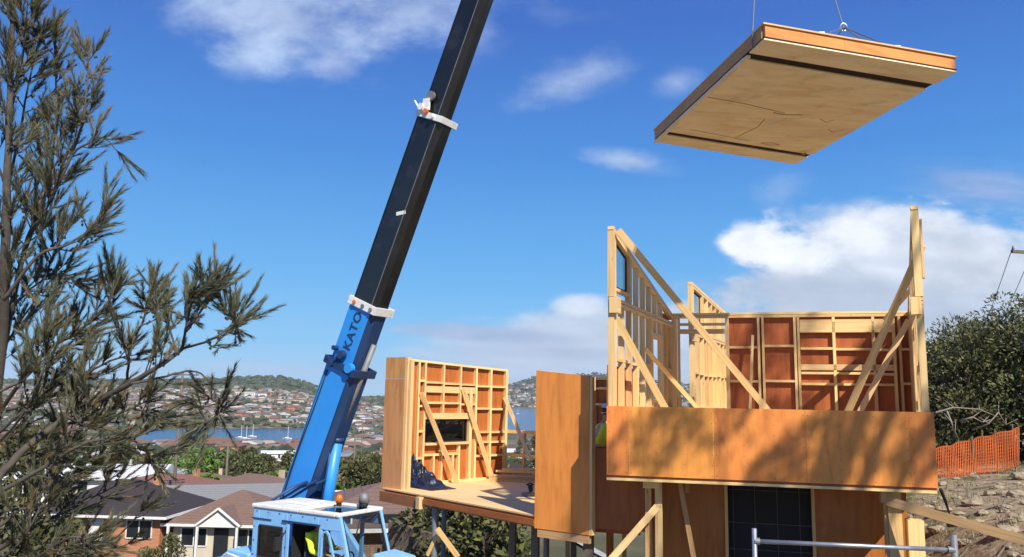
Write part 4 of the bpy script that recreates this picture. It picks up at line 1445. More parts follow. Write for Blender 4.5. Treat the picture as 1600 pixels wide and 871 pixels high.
# rear side window with seal and glass
def framed(u0, z0, u1, z1, v, nm, gm, t_=.022):
    o_ = MB()
    q = [cp(u0, v, z0), cp(u1, v, z0), cp(u1, v, z1), cp(u0, v, z1)]
    for i in range(4): o_.beam(q[i], q[(i + 1) % 4], t_, .02, CV)
    fr = o_.build(nm, 'rubber', cabo)
    MB().prism([cp(u0, v + .012, z0), cp(u1, v + .012, z0), cp(u1, v + .012, z1), cp(u0, v + .012, z1)], CV * .006).build('glass', gm, cabo)
framed(.18, ZR - .92, .79, ZR - .37, -.004, 'side_window', 'glass_dark')
# front quarter light with rounded head
qv = MB()
qp = [cp(1.79, -.003, zb + .72), cp(1.79, -.003, ZR - .42), cp(1.83, -.003, ZR - .34), cp(1.90, -.003, ZR - .32), cp(1.96, -.003, ZR - .38), cp(2.01, -.003, ZR - .52), cp(2.34, -.003, ZR - 1.4), cp(2.34, -.003, zb + .72)]
for i in range(len(qp)): qv.beam(qp[i], qp[(i + 1) % len(qp)], .035, .03, CV)
qv.build('quarter_window', 'pale_blue', cabo)
MB().prism([p_ + CV * .02 for p_ in qp], CV * .005).build('glass', 'glass', cabo)
# door slid back, handle, grab rails
MB().prism([cp(.93, -.035, zb + .1), cp(.985, -.035, zb + .1), cp(.985, -.035, ZR - .28), cp(.93, -.035, ZR - .28)], CV * .03).build('door', 'pale_blue', cabo)
MB().tube([cp(.87, -.05, ZR - .55), cp(.87, -.09, ZR - .6), cp(.87, -.09, ZR - 1.15), cp(.87, -.05, ZR - 1.2)], .014, 8).build('grab_rail', 'navy', cabo, True)
MB().beam(cp(.80, -.02, ZR - .235), cp(1.74, -.02, ZR - .235), .03, .03, CV).build('door_track', 'navy', cabo)
MB().beam(cp(-.02, -.012, ZR - .25), cp(.50, -.012, ZR - .25), .02, .012, CV).build('trim_line', 'navy', cabo)
MB().prism([cp(.66, -.03, ZR - 1.6), cp(.92, -.03, ZR - 1.6), cp(.92, -.03, ZR - 1.0), cp(.66, -.03, ZR - 1.0)], CV * .025).build('side_vent', 'seat', cabo)
# inside
MB().prism([cp(.10, .08, zb + .12), cp(2.6, .08, zb + .12), cp(2.6, CWD - .08, zb + .12), cp(.10, CWD - .08, zb + .12)], Z3 * .03).build('cab_floor', 'dark', cabo)
MB().prism([cp(.94, .12, ZR - 1.15), cp(.94, CWD - .06, ZR - 1.15), cp(.94, CWD - .06, ZR - .1), cp(.94, .12, ZR - .1)], CU * -.02).build('cab_bulkhead', 'dark', cabo)
seat = MB()
seat.prism([cp(1.02, .34, ZR - 1.28), cp(1.50, .34, ZR - 1.28), cp(1.50, .82, ZR - 1.28), cp(1.02, .82, ZR - 1.28)], Z3 * .12)
seat.prism([cp(1.0, .36, ZR - 1.14), cp(1.10, .36, ZR - 1.14), cp(1.04, .36, ZR - .52), cp(.96, .36, ZR - .52)], CV * .44)
seat.prism([cp(1.1, .45, zb + .15), cp(1.4, .45, zb + .15), cp(1.4, .7, zb + .15), cp(1.1, .7, zb + .15)], Z3 * (1.28 * 0 + (ZR - 1.29) - (zb + .15)))
seat.build('seat', 'seat', cabo, bevel=.03)
con = MB()
con.prism([cp(1.9, .2, zb + .15), cp(2.3, .2, zb + .15), cp(2.2, .2, ZR - 1.0), cp(1.95, .2, ZR - 1.05)], CV * .75)
for i, v in enumerate((.3, .42, .72, .84)):
    con.tube([cp(1.85, v, ZR - 1.25), cp(1.82, v, ZR - .95)], .011, 6)
    con.ellipsoid(cp(1.82, v, ZR - .94), (.025, .025, .03), 8, 6)
con.build('controls', 'dark', cabo)
for k in range(16):
    pass
wmb = MB()
ctr = cp(1.86, .57, ZR - .92)
wmb.tube([ctr + (CV * math.cos(a_) + (Z3 * .9 + CU * .3) * math.sin(a_)) * .19 for a_ in [i * math.pi / 10 for i in range(21)]], .014, 8, cap=False)
wmb.build('steering_wheel', 'rubber', cabo, True)
# beacon and domed work light
MB().tube([cp(1.42, .78, rt - .0), cp(1.42, .78, rt + .06)], .05, 14).build('beacon_base', 'rubber', cabo, True)
bc = MB(); pb_ = cp(1.42, .78, 0)
bc.tube([V((pb_.x, pb_.y, rt + z)) for z in (.06, .15, .19, .21)], [.068, .064, .045, .01], 16)
bc.build('beacon', 'amber', cabo, True)
d_ = cp(1.82, 1.02, 0)
mr = MB().box(cp(.86, -.16, ZR - .62), (.05, .14, .24), math.atan2(CU.y, CU.x))
mr.tube([cp(.86, -.10, ZR - .5), cp(.88, .0, ZR - .42)], .012, 6).build('side_mirror', 'rubber', cabo)
rv = MB()
for u_2, z_2 in [(.1 + k * .3, ZR - .12) for k in range(7)] + [(.05, ZR - .4 - k * .25) for k in range(5)] + [(.88, ZR - .4 - k * .3) for k in range(4)]:
    rv.tube([cp(u_2, .0, z_2), cp(u_2, -.008, z_2)], .012, 8)
rv.build('rivets', 'navy', cabo)
MB().prism([cp(.20, -.004, ZR - 1.22), cp(.50, -.004, ZR - 1.22), cp(.50, -.004, ZR - 1.10), cp(.20, -.004, ZR - 1.10)], CV * -.003).build('warning_plate', 'amber', cabo)
dm = MB(); dm.tube([V((d_.x, d_.y, rt + z)) for z in (-.02, .06)], .085, 16); dm.build('work_light_base', 'rubber', cabo, True)
dm = MB(); dm.tube([V((d_.x, d_.y, rt + z)) for z in (.06, .17, .22, .25)], [.098, .095, .07, .01], 16); dm.build('work_light', 'dull_steel', cabo, True)
# wipers on the windscreen
MB().tube([cp(CL_ + .05, .5, ZR - .1), cp(CL_ + .14, .3, ZR - .4)], .012, 6).build('wiper', 'rubber', cabo)
# rear pipes between cab and boom
pm = MB()
for i, v in enumerate((.25, .5, .75)):
    pm.tube([cp(-.10, v, zb + .6), cp(-.12, v, ZR - .5), cp(-.07, v + .1, ZR - .05), cp(.15, v + .5, ZR + .22), cp(.3, v + .8, ZR + .34)], .028, 8)
pm.build('hydraulic_hoses', 'navy', crane, True)

# turntable body and counterweight behind the cab
bd = MB()
bd.prism([cp(-.80, -.05, -4.6), cp(-.02, -.05, -4.6), cp(-.02, -.05, -2.98), cp(-.55, -.05, -2.95), cp(-.78, -.05, -3.10)], CV * 2.3)
bd.prism([cp(-.45, CWD + .14, -4.6), cp(1.2, CWD + .14, -4.6), cp(.9, CWD + .14, -3.3), cp(.2, CWD + .14, -2.6), cp(-.45, CWD + .14, -2.7)], CV * .12)
bd.prism([cp(-.45, CWD + 1.0, -4.6), cp(1.2, CWD + 1.0, -4.6), cp(.9, CWD + 1.0, -3.3), cp(.2, CWD + 1.0, -2.6), cp(-.45, CWD + 1.0, -2.7)], CV * .12)
bd.prism([cp(-.05, -.05, -4.62), cp(2.4, -.05, -4.62), cp(2.4, 2.4, -4.62), cp(-.05, 2.4, -4.62)], Z3 * .3)
bd.build('turntable_body', 'pale_blue', crane, bevel=.03)
MB().tube([cp(-.66, -.14, -3.3), cp(-.66, -.16, -3.15), cp(-.45, -.17, -3.0), cp(-.15, -.15, -3.05)], .015, 8).build('handrail', 'white', crane, True)
MB().prism([cp(-2.0, -.1, -4.7), cp(-.76, -.1, -4.7), cp(-.76, -.1, -3.25), cp(-1.8, -.1, -3.35)], CV * 2.3).build('counterweight', 'blue', crane, bevel=.05)
# carrier chassis with wheels and bonnet
ch = MB()
def kp(u, v, z): return cp(u, v, z)
ch.prism([kp(-3.2, .1, -5.05), kp(4.1, .1, -5.05), kp(4.1, .1, -4.66), kp(-3.2, .1, -4.66)], CV * 2.2)
ch.prism([kp(2.88, .05, -4.66), kp(3.46, .05, -4.66), kp(3.42, .05, -2.72), kp(2.92, .05, -2.66)], CV * .58)
ch.build('chassis', 'pale_blue', crane, bevel=.04)
MB().prism([kp(3.47, .1, -4.60), kp(3.55, .1, -4.60), kp(3.53, .1, -2.85), kp(3.45, .1, -2.80)], CV * .48).build('grille', 'seat', crane, bevel=.02)
mo = MB(); mo.ellipsoid(kp(3.08, -.06, -2.84), (.085, .04, .12), 14, 8).tube([kp(3.08, -.04, -2.84), kp(3.1, .1, -2.98)], .014, 6).build('wing_mirror', 'seat', crane, True)
for u in (-2.2, -1.0, 2.2, 3.5):
    for v in (-.02, 2.02):
        c_ = kp(u, v, -4.98)
        w_ = MB().tube([c_, c_ + CV * .06, c_ + CV * .32, c_ + CV * .38], [.46, .52, .52, .46], 28).build('wheel', 'rubber', crane, True)
        MB().tube([c_ - CV * .01, c_ + CV * .02], .27, 20).build('rim', 'dull_steel', w_)

# boom: its centre line lies in the vertical plane that runs to the load
BP = cp(-.15, CWD + .62, 0)
def on_boom(px, py):
    r_ = ray(px, py)
    k = BP.dot(CV) / r_.dot(CV)
    return r_ * k
b0 = on_boom(476, 775); b1 = on_boom(748.5, 0)
bdn = (b1 - b0).normalized()
def bpnt(px, py):
    q = on_boom(px, py)
    return (q - b0).dot(bdn)
foot = -1.1
sA = bpnt(553, 575); sB = bpnt(570, 478); sC = bpnt(681, 188); LEN = 21.5
bup = bdn.cross(CV); bup.normalize()
if bup.z < 0: bup = -bup
def bp(s_, side=0.0, up=0.0): return b0 + bdn * s_ + CV * side + bup * up


def boom_sec(s0, s1, h, w, nm, mt, mtu, wall=.02):
    m = MB()
    # six sided box: flat sides, chamfered underside with its shade put into a darker colour
    prof = [(-w / 2, h / 2), (w / 2, h / 2), (w / 2, -h / 2 + .10), (w / 2 - .10, -h / 2), (-w / 2 + .10, -h / 2), (-w / 2, -h / 2 + .10)]
    b = len(m.v)
    for s_ in (s0, s1):
        for v_, u_2 in prof:
            m.v.append(bp(s_, v_, u_2))
    n = len(prof)
    for i in range(n):
        j = (i + 1) % n
        m.face((b + i, b + j, b + n + j, b + n + i), None, 1 if i in (2, 3, 4) else 0)
    m.face(tuple(b + i for i in range(n)), None, 0); m.face(tuple(b + n + i for i in reversed(range(n))), None, 0)
    return m.build(nm, [mt, mtu], crane, bevel=.008)


s1o = boom_sec(foot, sA, .80, .56, 'boom_base_section', 'blue', 'navy')  # navy below is the blue boom's shaded underside, done by colour
s2o = boom_sec(sA, sB + .05, .70, .50, 'boom_section', 'blue', 'navy')
s3o = boom_sec(sB, sC, .655, .47, 'boom_section', 'black', 'black')
s4o = boom_sec(sC, LEN, .56, .40, 'boom_section', 'black', 'black')
# seam ribs along the sides
for (a, b, h, w, par) in ((sB, sC, .655, .47, s3o), (sC, LEN, .56, .40, s4o)):
    MB().beam(bp(a + .1, -w / 2 - .003, -h / 2 + .115), bp(b - .1, -w / 2 - .003, -h / 2 + .115), .012, .014, CV).build('weld_seam', 'dull_steel', par)
    MB().beam(bp(a + .1, -w / 2 - .003, h / 2 - .03), bp(b - .1, -w / 2 - .003, h / 2 - .03), .02, .014, CV).build('weld_seam', 'black', par)
MB().beam(bp(foot + .2, -.283, -.29), bp(sA - .2, -.283, -.29), .02, .012, CV).build('weld_seam', 'navy', s1o)
MB().beam(bp(foot + .2, -.283, .36), bp(sA - .2, -.283, .36), .015, .012, CV).build('weld_seam', 'navy', s1o)
hs_ = MB().tube([bp(k, -.30 - .02 * math.sin(k * 2), .30) for k in [foot + .3 + i * .35 for i in range(int((sA - foot) / .35))]], .016, 6).build('hydraulic_hose', 'rubber', s1o, True)
# collars
def collar(s_, h, w, ln, mt, nm='collar', extra=True):
    m = MB()
    t_ = .035
    m.beam(bp(s_, -w / 2 - t_ / 2 - .002, 0), bp(s_ + ln, -w / 2 - t_ / 2 - .002, 0), h + 2 * t_, t_, CV)
    m.beam(bp(s_, w / 2 + t_ / 2 + .002, 0), bp(s_ + ln, w / 2 + t_ / 2 + .002, 0), h + 2 * t_, t_, CV)
    m.beam(bp(s_, 0, h / 2 + t_ / 2 + .002), bp(s_ + ln, 0, h / 2 + t_ / 2 + .002), w, t_, bup)
    m.beam(bp(s_, 0, -h / 2 - t_ / 2 - .002), bp(s_ + ln, 0, -h / 2 - t_ / 2 - .002), w, t_, bup)
    return m.build(nm, mt, crane, bevel=.006)
c3 = collar(sB - .04, .72, .52, .17, 'white')
for k in (-.28, -.05, .2):
    MB().tube([bp(sB + .04, -.30, k), bp(sB + .04, -.33, k)], .04, 12).build('bolt', 'amber' if k > .1 else 'dull_steel', c3)
MB().beam(bp(sB + .04, -.2, .40), bp(sB + .04, .2, .40), .09, .10, bdn).build('sheave_block', 'white', c3)
c4 = collar(sC - .05, .62, .47, .13, 'white')
for k, r_ in ((.30, .07), (.10, .05), (-.12, .06)):
    MB().tube([bp(sC + .05 + k * .3, -.27, k * .8), bp(sC + .05 + k * .3, -.34, k * .8)], r_, 14).build('sheave', 'white' if k != .10 else 'amber', c4)
MB().beam(bp(sC + .10, -.29, .10), bp(sC + .33, -.29, .18), .16, .05, CV).build('bracket', 'white', c4)
MB().tube([bp(sC + .12, -.3, .32), bp(sC + .22, -.3, .46)], .02, 8).build('lug', 'white', c4)
MB().tube([bp(sC + .40, -.30, .12), bp(sC + .40, -.24, .12)], .10, 18).build('sheave', 'dull_steel', c4)
# end bracket of the base section with its hooks
c2 = collar(sA - .10, .84, .60, .16, 'navy')
for (ds, k, r_) in ((.05, -.30, .10), (.22, .02, .085), (-.05, .22, .075), (.28, .25, .05)):
    MB().tube([bp(sA + ds, -.28, k), bp(sA + ds, -.40, k)], r_, 14).build('roller', 'navy' if r_ < .09 else 'blue', c2)
MB().beam(bp(sA - .05, -.34, .22), bp(sA + .30, -.34, .0), .06, .05, CV).build('lever', 'navy', c2)
MB().beam(bp(sA + .05, -.34, .40), bp(sA - .02, -.34, .20), .05, .05, CV).build('lever', 'navy', c2)
MB().beam(bp(sA - .1, -.2, .46), bp(sA - .1, .2, .46), .07, .07, bdn).build('rope_guide', 'navy', c2)
# sticker
sS = bpnt(615, 332)
MB().beam(bp(sS, -.2365, -.02), bp(sS, -.2365, -.02) + (CU * .24 + Z3 * .015), .075, .004, CV).build('sticker', 'white', s3o)
# hoist ropes along the top and hose line
top_rope = MB()
top_rope.tube([bp(-.6, -.1, .50), bp(sA, -.1, .46), bp(sB, -.08, .43), bp(sC, -.06, .38), bp(LEN, 0, .34)], .011, 6)
top_rope.tube([bp(-.6, .1, .50), bp(sA, .1, .46), bp(sB, .08, .43), bp(sC, .06, .38), bp(LEN, 0, .34)], .011, 6)
top_rope.build('hoist_rope', 'wire', crane)
# boom head and hoist line down to the hook
hd_ = bp(LEN, 0, .0)
MB().prism([bp(LEN - .1, -.22, .3), bp(LEN + .5, -.22, .12), bp(LEN + .5, -.22, -.45), bp(LEN - .1, -.22, -.3)], CV * .44).build('boom_head', 'blue', crane)
MB().tube([bp(LEN + .4, -.15, -.3), bp(LEN + .4, .15, -.3)], .2, 20).build('sheave', 'dull_steel', crane)
drop = bp(LEN + .4, 0, -.3)
MB().tube([drop, hook_pt + Z3 * .65], .012, 6).build('hoist_rope', 'wire', crane)
hb = MB().box(hook_pt + Z3 * .42, (.26, .34, .5)).build('hook_block', 'amber', crane, bevel=.03)
MB().tube([hook_pt + Z3 * .18, hook_pt + V((.06, 0, .08)), hook_pt + V((.05, 0, -.02)), hook_pt + V((-.04, 0, -.02)), hook_pt + V((-.06, 0, .04))], [.03, .03, .028, .022, .01], 8).build('hook', 'dull_steel', hb, True)
# luffing cylinder
q0 = on_boom(508, 800); q1 = on_boom(527, 686); q2 = on_boom(556, 600)
q0 = q0 - CV * .0
MB().tube([q0 + (q0 - q1) * .5, q1 + (q1 - q0) * .0], .125, 18).build('luffing_cylinder', 'blue', crane, True)
MB().tube([q1 - (q1 - q0).normalized() * .06, q1 + (q1 - q0).normalized() * .03], .14, 18).build('cylinder_gland', 'navy', crane, True)
MB().tube([q1, bp((q2 - b0).dot(bdn) + .9, 0, -.42)], .06, 14).build('cylinder_rod', 'dull_steel', crane, True)
MB().tube([q0 + CV * -.15 + (q0 - q1) * .2, q1 - CV * .15], .018, 6).build('hydraulic_pipe', 'navy', crane, True)
# lettering on the second section, as on the machine
fc = bpy.data.curves.new('lettering', 'FONT')
fc.body = 'KATO'; fc.size = .28; fc.extrude = .002; fc.align_x = 'LEFT'; fc.align_y = 'CENTER'; fc.space_character = 1.12; fc.offset = .008
ft = bpy.data.objects.new('tmp', fc); COL.objects.link(ft)
bpy.context.evaluated_depsgraph_get().update()
me = bpy.data.meshes.new_from_object(ft.evaluated_get(bpy.context.evaluated_depsgraph_get()))
bpy.data.objects.remove(ft)
lt = bpy.data.objects.new('lettering', me); COL.objects.link(lt)
me.materials.clear(); me.materials.append(M['navy'])
# text x runs up the boom, text y to its upper edge
ex = bdn; ez = -CV; ey = ez.cross(ex)
mw = Matrix((ex, ey, ez)).transposed().to_4x4()
mw.translation = bp(sB - .04 - .90, -.25 - .004, .02) - crane.location
lt.parent = crane
lt.matrix_local = mw

# operator on the seat
op_loc = cp(1.26, .40, ZR - .98)
yaw = math.atan2(CU.y, CU.x) - math.pi / 2
person(op_loc, yaw, dict(pelvis=(0, -.02, .10), chest=(0, .03, .45), neck=(0, .06, .60), head=(0.0, .11, .74), face=(-.35, .9, -.1),
       shl=(-.19, .03, .50), ell=(-.27, .18, .24), wrl=(-.18, .42, .27), handl=(-.15, .50, .28),
       shr=(.19, .03, .50), elr=(.25, .14, .24), wrr=(.17, .40, .20), handr=(.15, .48, .20),
       hipl=(-.10, .03, .09), knl=(-.13, .46, .12), anl=(-.13, .60, -.28), toel=(-.13, .72, -.32),
       hipr=(.10, .03, .09), knr=(.13, .46, .12), anr=(.13, .60, -.28), toer=(.13, .72, -.32)),
       'person in yellow and green shirt sitting in the crane cab at the controls', shirt='hivis')

# worker behind the tall panel
wl_ = XY(932, 14.4, FL)
person(wl_, R(-78), dict(pelvis=(0, 0, .94), chest=(0, .10, 1.30), neck=(0, .16, 1.47), head=(0, .20, 1.63), face=(.0, .95, -.3),
       shl=(-.2, .12, 1.37), ell=(-.26, .35, 1.42), wrl=(-.2, .58, 1.50), handl=(-.18, .66, 1.52),
       shr=(.2, .12, 1.37), elr=(.28, .34, 1.30), wrr=(.2, .56, 1.38), handr=(.18, .64, 1.40),
       hipl=(-.1, 0, .92), knl=(-.12, .08, .50), anl=(-.12, -.02, .09), toel=(-.12, .12, .04),
       hipr=(.1, 0, .92), knr=(.12, .02, .50), anr=(.12, -.12, .09), toer=(.12, .04, .04)),
       'person in a bright yellow vest and dark trousers reaching out behind the tall plywood panel', hat='white')

# ------------------------------------------------------------------ galvanised rail in front
ra = XY(1180, 8.2, -1.6); rb = XY(1494, 7.9, -1.6)
rail = thing('guard_rail', 'galvanised steel guard rail with mesh infill in front of the house', 'guard rail', (ra.x, ra.y, -2.6))
def rz_(p, z): return V((p.x, p.y, z))
zA = zat(1180, 826, 8.2); zB = zat(1494, 836, 7.9)
MB().tube([rz_(ra, ground(ra.x, ra.y) - .1), rz_(ra, zA)], .024, 14).build('post', 'steel', rail, True)
MB().tube([rz_(rb, ground(rb.x, rb.y) - .1), rz_(rb, zB)], .030, 14).build('post', 'dull_steel', rail, True)
z1a, z1b = zat(1180, 846, 8.2), zat(1494, 860, 7.9)
MB().tube([rz_(ra, z1a), rz_(rb, z1b)], .021, 14).build('top_rail', 'steel', rail, True)
MB().tube([rz_(ra, z1a - .19), rz_(rb, z1b - .19)], .014, 12).build('lower_rail', 'steel', rail, True)
MB().tube([rz_(ra, z1a - .95), rz_(rb, z1b - .95)], .014, 12).build('lower_rail', 'steel', rail, True)
ms = MB()
for i in range(1, 40):
    f = i / 40
    a_ = ra.lerp(rb, f)
    ms.beam(rz_(a_, lerp(z1a, z1b, f) - .2), rz_(a_, lerp(z1a, z1b, f) - .95), .004, .004)
ms.build('mesh_infill', 'steel', rail)
MB().tube([rz_(ra, z1a), rz_(ra, z1a) + (rb - ra).normalized() * .05], .034, 12).build('coupler', 'dull_steel', rail)
MB().tube([rz_(rb, z1b) - (rb - ra).normalized() * .06, rz_(rb, z1b) + V((0, 0, 0))], .034, 12).build('coupler', 'dull_steel', rail)


# ------------------------------------------------------------------ foliage helpers
def rvec():
    while True:
        v = V((random.uniform(-1, 1), random.uniform(-1, 1), random.uniform(-1, 1)))
        if .05 < v.length < 1: return v


def leaf(m, p, d, L, w):
    d = d.normalized()
    s_ = d.cross(rvec())
    if s_.length < .05: return
    s_.normalize()
    b = len(m.v)
    m.v += [p, p + d * L * .5 + s_ * w * .5, p + d * L, p + d * L * .5 - s_ * w * .5]
    m.face((b, b + 1, b + 2, b + 3))


def leaf_clump(m, c, r, n, L, w, squash=.8):
    for _ in range(n):
        v = rvec()
        v = v.normalized() * (v.length ** .45)
        p = V(c) + V((v.x * r, v.y * r, v.z * r * squash))
        d = v + rvec() * .8 + V((0, 0, .15))
        leaf(m, p, d, L * random.uniform(.6, 1.3), w * random.uniform(.7, 1.2))


def tree_mesh(h, spread, nclump, leaves, L, w, trunk_r, base=.25, fol='leaf_dark', name='tree', loc=(0, 0, 0), label=None, group=None, seed=0, cat='tree', clumps=None, bark='bark'):
    st = random.getstate(); random.seed(seed)
    loc = V(loc)
    t = thing(name, label, cat, loc, group)
    tm_, cm = MB(), MB()
    top = loc + V((random.uniform(-.1, .1) * spread, random.uniform(-.1, .1) * spread, h * .8))
    pts = [loc - V((0, 0, .3)), loc.lerp(top, .35) + rvec() * spread * .05, loc.lerp(top, .7) + rvec() * spread * .05, top]
    tm_.tube(pts, [trunk_r, trunk_r * .75, trunk_r * .45, trunk_r * .12], 9)
    cl = []
    for i in range(nclump):
        f = random.uniform(base, 1.0)
        a = random.uniform(0, 2 * math.pi)
        prof = math.sin(math.pi * min(1, (f - base) / (1 - base) * .80 + .14)) ** .7
        rr = spread * prof * random.uniform(.35, 1.0)
        cl.append((loc + V((math.cos(a) * rr, math.sin(a) * rr, h * f * .95)), spread * random.uniform(.20, .38)))
    if clumps: cl += clumps
    for c, r_ in cl:
        leaf_clump(cm, c, r_, leaves * (3 if clumps and (c, r_) in clumps else 1), L, w)
        zf = min(.9, max(.15, (c.z - loc.z) / h - .22))
        s0 = loc.lerp(top, zf)
        tm_.tube([s0, s0.lerp(c, .5) + rvec() * .08 * spread, c], [trunk_r * (1 - zf) * .5 + .01, trunk_r * .2 + .005, .006], 5)
    tm_.build('trunk', bark, t, True)
    cm.build('crown', fol, t)
    random.setstate(st)
    return t


# ------------------------------------------------------------------ tree behind the photographer whose crown shades the balcony
def sunward(p, t_): return V(p) + SUN * t_
shade_pts = [((1.9, 11.8, -.72), 14, .42), ((2.2, 11.7, -.5), 14.4, .3), ((3.0, 11.5, -.16), 14, .3), ((4.05, 11.3, -.8), 13.6, .38), ((4.3, 11.3, -.6), 14.1, .35),
             ((4.9, 11.1, -.35), 14.3, .5), ((5.3, 11.0, -.3), 14, .42), ((5.5, 11.0, -.7), 13.5, .25), ((3.6, 11.4, -1.0), 13, .22)]
for px, z, r_ in ((1160, .9, .6), (1160, -.1, .6), (1215, 1.1, .6), (1215, .2, .65), (1190, -.6, .6), (1395, .3, .4), (1340, .6, .25), (1130, .9, .45), (1130, .1, .45), (1130, -.5, .45), (1225, -.5, .5), (1160, 1.5, .5), (1225, 1.5, .5)):
    shade_pts.append((tuple(XY(px, 15.4, z)), 18 + random.uniform(-.6, .6), r_))
tb_ = V((8.6, -.6, ground(8.6, -.6)))
tree_mesh(13.0, 2.2, 12, 130, .13, .035, .22, .72, 'leaf_olive', 'gum_tree', tb_, 'tall gum tree standing behind the photographer', None, 5, 'tree',
          [(sunward(p, t_), r_) for p, t_, r_ in shade_pts])

# ------------------------------------------------------------------ foreground she-oak at the left
oak = thing('pine_tree', 'grey green needle leaved tree filling the left edge in front of the valley', 'tree', tuple(XY(-60, 7.0, -4.0)))
wd, nd_, cn = MB(), MB(), MB()
nd2 = MB()


def brush(p, d, L, dense=1.0):
    d = d.normalized()
    m = nd2 if random.random() < .10 else nd_
    wd.tube([p, p + d * L * .9], [.0045, .002], 3, cap=False)
    n = int(58 * dense * L / .2)
    a = d.cross(rvec()); a.normalize(); b_ = d.cross(a)
    for i in range(n):
        f = (i + random.random()) / n
        ph = random.uniform(0, 2 * math.pi)
        sp_ = random.uniform(.28, .62) * (1.05 - .5 * f)
        nv = (d + (a * math.cos(ph) + b_ * math.sin(ph)) * sp_ + V((0, 0, -.03))).normalized()
        q = p + d * L * f
        ln = random.uniform(.055, .095)
        s_ = nv.cross(rvec()); s_.normalize()
        k = len(m.v)
        m.v += [q - s_ * .0029, q + s_ * .0029, q + nv * ln]
        m.face((k, k + 1, k + 2))


def twig(p, d, L, nb, dense=1.0):
    d = d.normalized()
    cur = d + rvec() * .25
    e = p + cur.normalized() * L * .5
    e2 = e + (cur + V((0, 0, .35))).normalized() * L * .5
    wd.tube([p, e, e2], [.007, .005, .003], 4, cap=False)
    for i in range(nb):
        f = random.uniform(.35, 1.0)
        q = p.lerp(e, f * 2) if f < .5 else e.lerp(e2, f * 2 - 1)
        brush(q, cur.normalized() * .9 + rvec() * .75 + V((0, 0, .45)), random.uniform(.12, .22), dense)
    brush(e2, cur + V((0, 0, .5)), random.uniform(.18, .28), dense)
    for i in range(random.randint(1, 4)):
        q = e + rvec() * .035
        cn.ellipsoid(q, (.011, .011, .014), 6, 4)


LIMBS = [
 (7.0, [(-60, 1010), (-25, 760), (0, 560), (8, 400), (12, 260), (18, 90), (22, -60)], .095, .02, .7),
 (6.9, [(-5, 600), (38, 392), (70, 332), (112, 240), (132, 180), (138, 92)], .04, .008, 1.0),
 (7.2, [(40, 388), (74, 292), (88, 180), (84, 64)], .028, .007, 1.0),
 (6.7, [(5, 470), (60, 400), (110, 380), (150, 345), (165, 300)], .025, .006, 1.0),
 (6.8, [(112, 240), (135, 225), (160, 215), (182, 235)], .016, .005, .9),
 (6.5, [(-20, 770), (30, 710), (105, 652), (197, 603), (250, 572), (284, 546)], .05, .022, .75),
 (6.5, [(284, 546), (292, 505), (288, 485), (296, 460)], .018, .006, 1.25),
 (6.45, [(284, 546), (330, 530), (368, 505), (362, 505), (366, 500)], .016, .005, 1.25),
 (6.6, [(290, 520), (322, 475), (330, 468), (338, 448)], .014, .005, 1.25),
 (6.55, [(276, 552), (258, 500), (238, 488), (226, 470)], .014, .005, 1.2),
 (6.7, [(197, 603), (205, 545), (226, 495), (236, 465)], .018, .006, 1.0),
 (6.45, [(205, 600), (250, 590), (300, 580), (330, 600), (338, 640), (325, 672)], .016, .005, 1.0),
 (7.2, [(-10, 660), (60, 560), (120, 520), (165, 480), (180, 440)], .03, .007, 1.1),
 (6.8, [(10, 640), (90, 615), (160, 570), (210, 555)], .028, .007, 1.2),
 (7.4, [(-10, 520), (30, 470), (80, 430), (120, 440)], .02, .006, 1.1),
 (6.6, [(-20, 780), (60, 735), (140, 690), (210, 690), (240, 720)], .03, .006, 1.1),
 (6.9, [(-20, 870), (60, 820), (120, 790), (180, 760)], .03, .006, 1.2),
 (6.4, [(-30, 950), (50, 880), (110, 840), (150, 850)], .03, .006, 1.3),
 (6.5, [(105, 652), (150, 670), (200, 640), (240, 650)], .016, .005, 1.0),
 (7.3, [(5, 330), (30, 210), (46, 130), (62, 50)], .022, .006, 1.0),
 (7.1, [(10, 200), (30, 120), (40, 50), (44, -20)], .02, .006, 1.1),
 (6.8, [(8, 290), (-20, 200), (-30, 100)], .02, .006, 1.0),
 (7.0, [(12, 340), (50, 300), (95, 215), (118, 150)], .015, .005, .8),
 (6.6, [(-10, 700), (40, 640), (70, 560), (60, 480)], .02, .006, 1.2),
 (7.5, [(-20, 600), (20, 520), (60, 460), (90, 380)], .02, .006, 1.1),
 (6.9, [(-10, 830), (70, 760), (100, 700), (120, 640)], .02, .006, 1.2),
 (6.7, [(0, 930), (80, 900), (170, 850), (220, 800)], .02, .006, .5),
 (6.7, [(120, 800), (190, 770), (250, 740), (280, 700)], .012, .005, .45),
 (6.9, [(-30, 700), (30, 650), (90, 600), (130, 590)], .02, .006, 1.2),
 (6.6, [(-30, 760), (20, 720), (90, 690), (140, 640)], .02, .006, 1.2),
 (7.1, [(-20, 800), (60, 790), (110, 750), (170, 720)], .02, .006, 1.2),
 (6.5, [(-30, 900), (30, 850), (60, 800), (80, 760)], .02, .006, 1.3),
 (6.6, [(-20, 620), (40, 590), (80, 540), (130, 520)], .02, .006, 1.1),
 (6.8, [(20, 920), (100, 870), (150, 870), (200, 850)], .02, .006, .6),
]
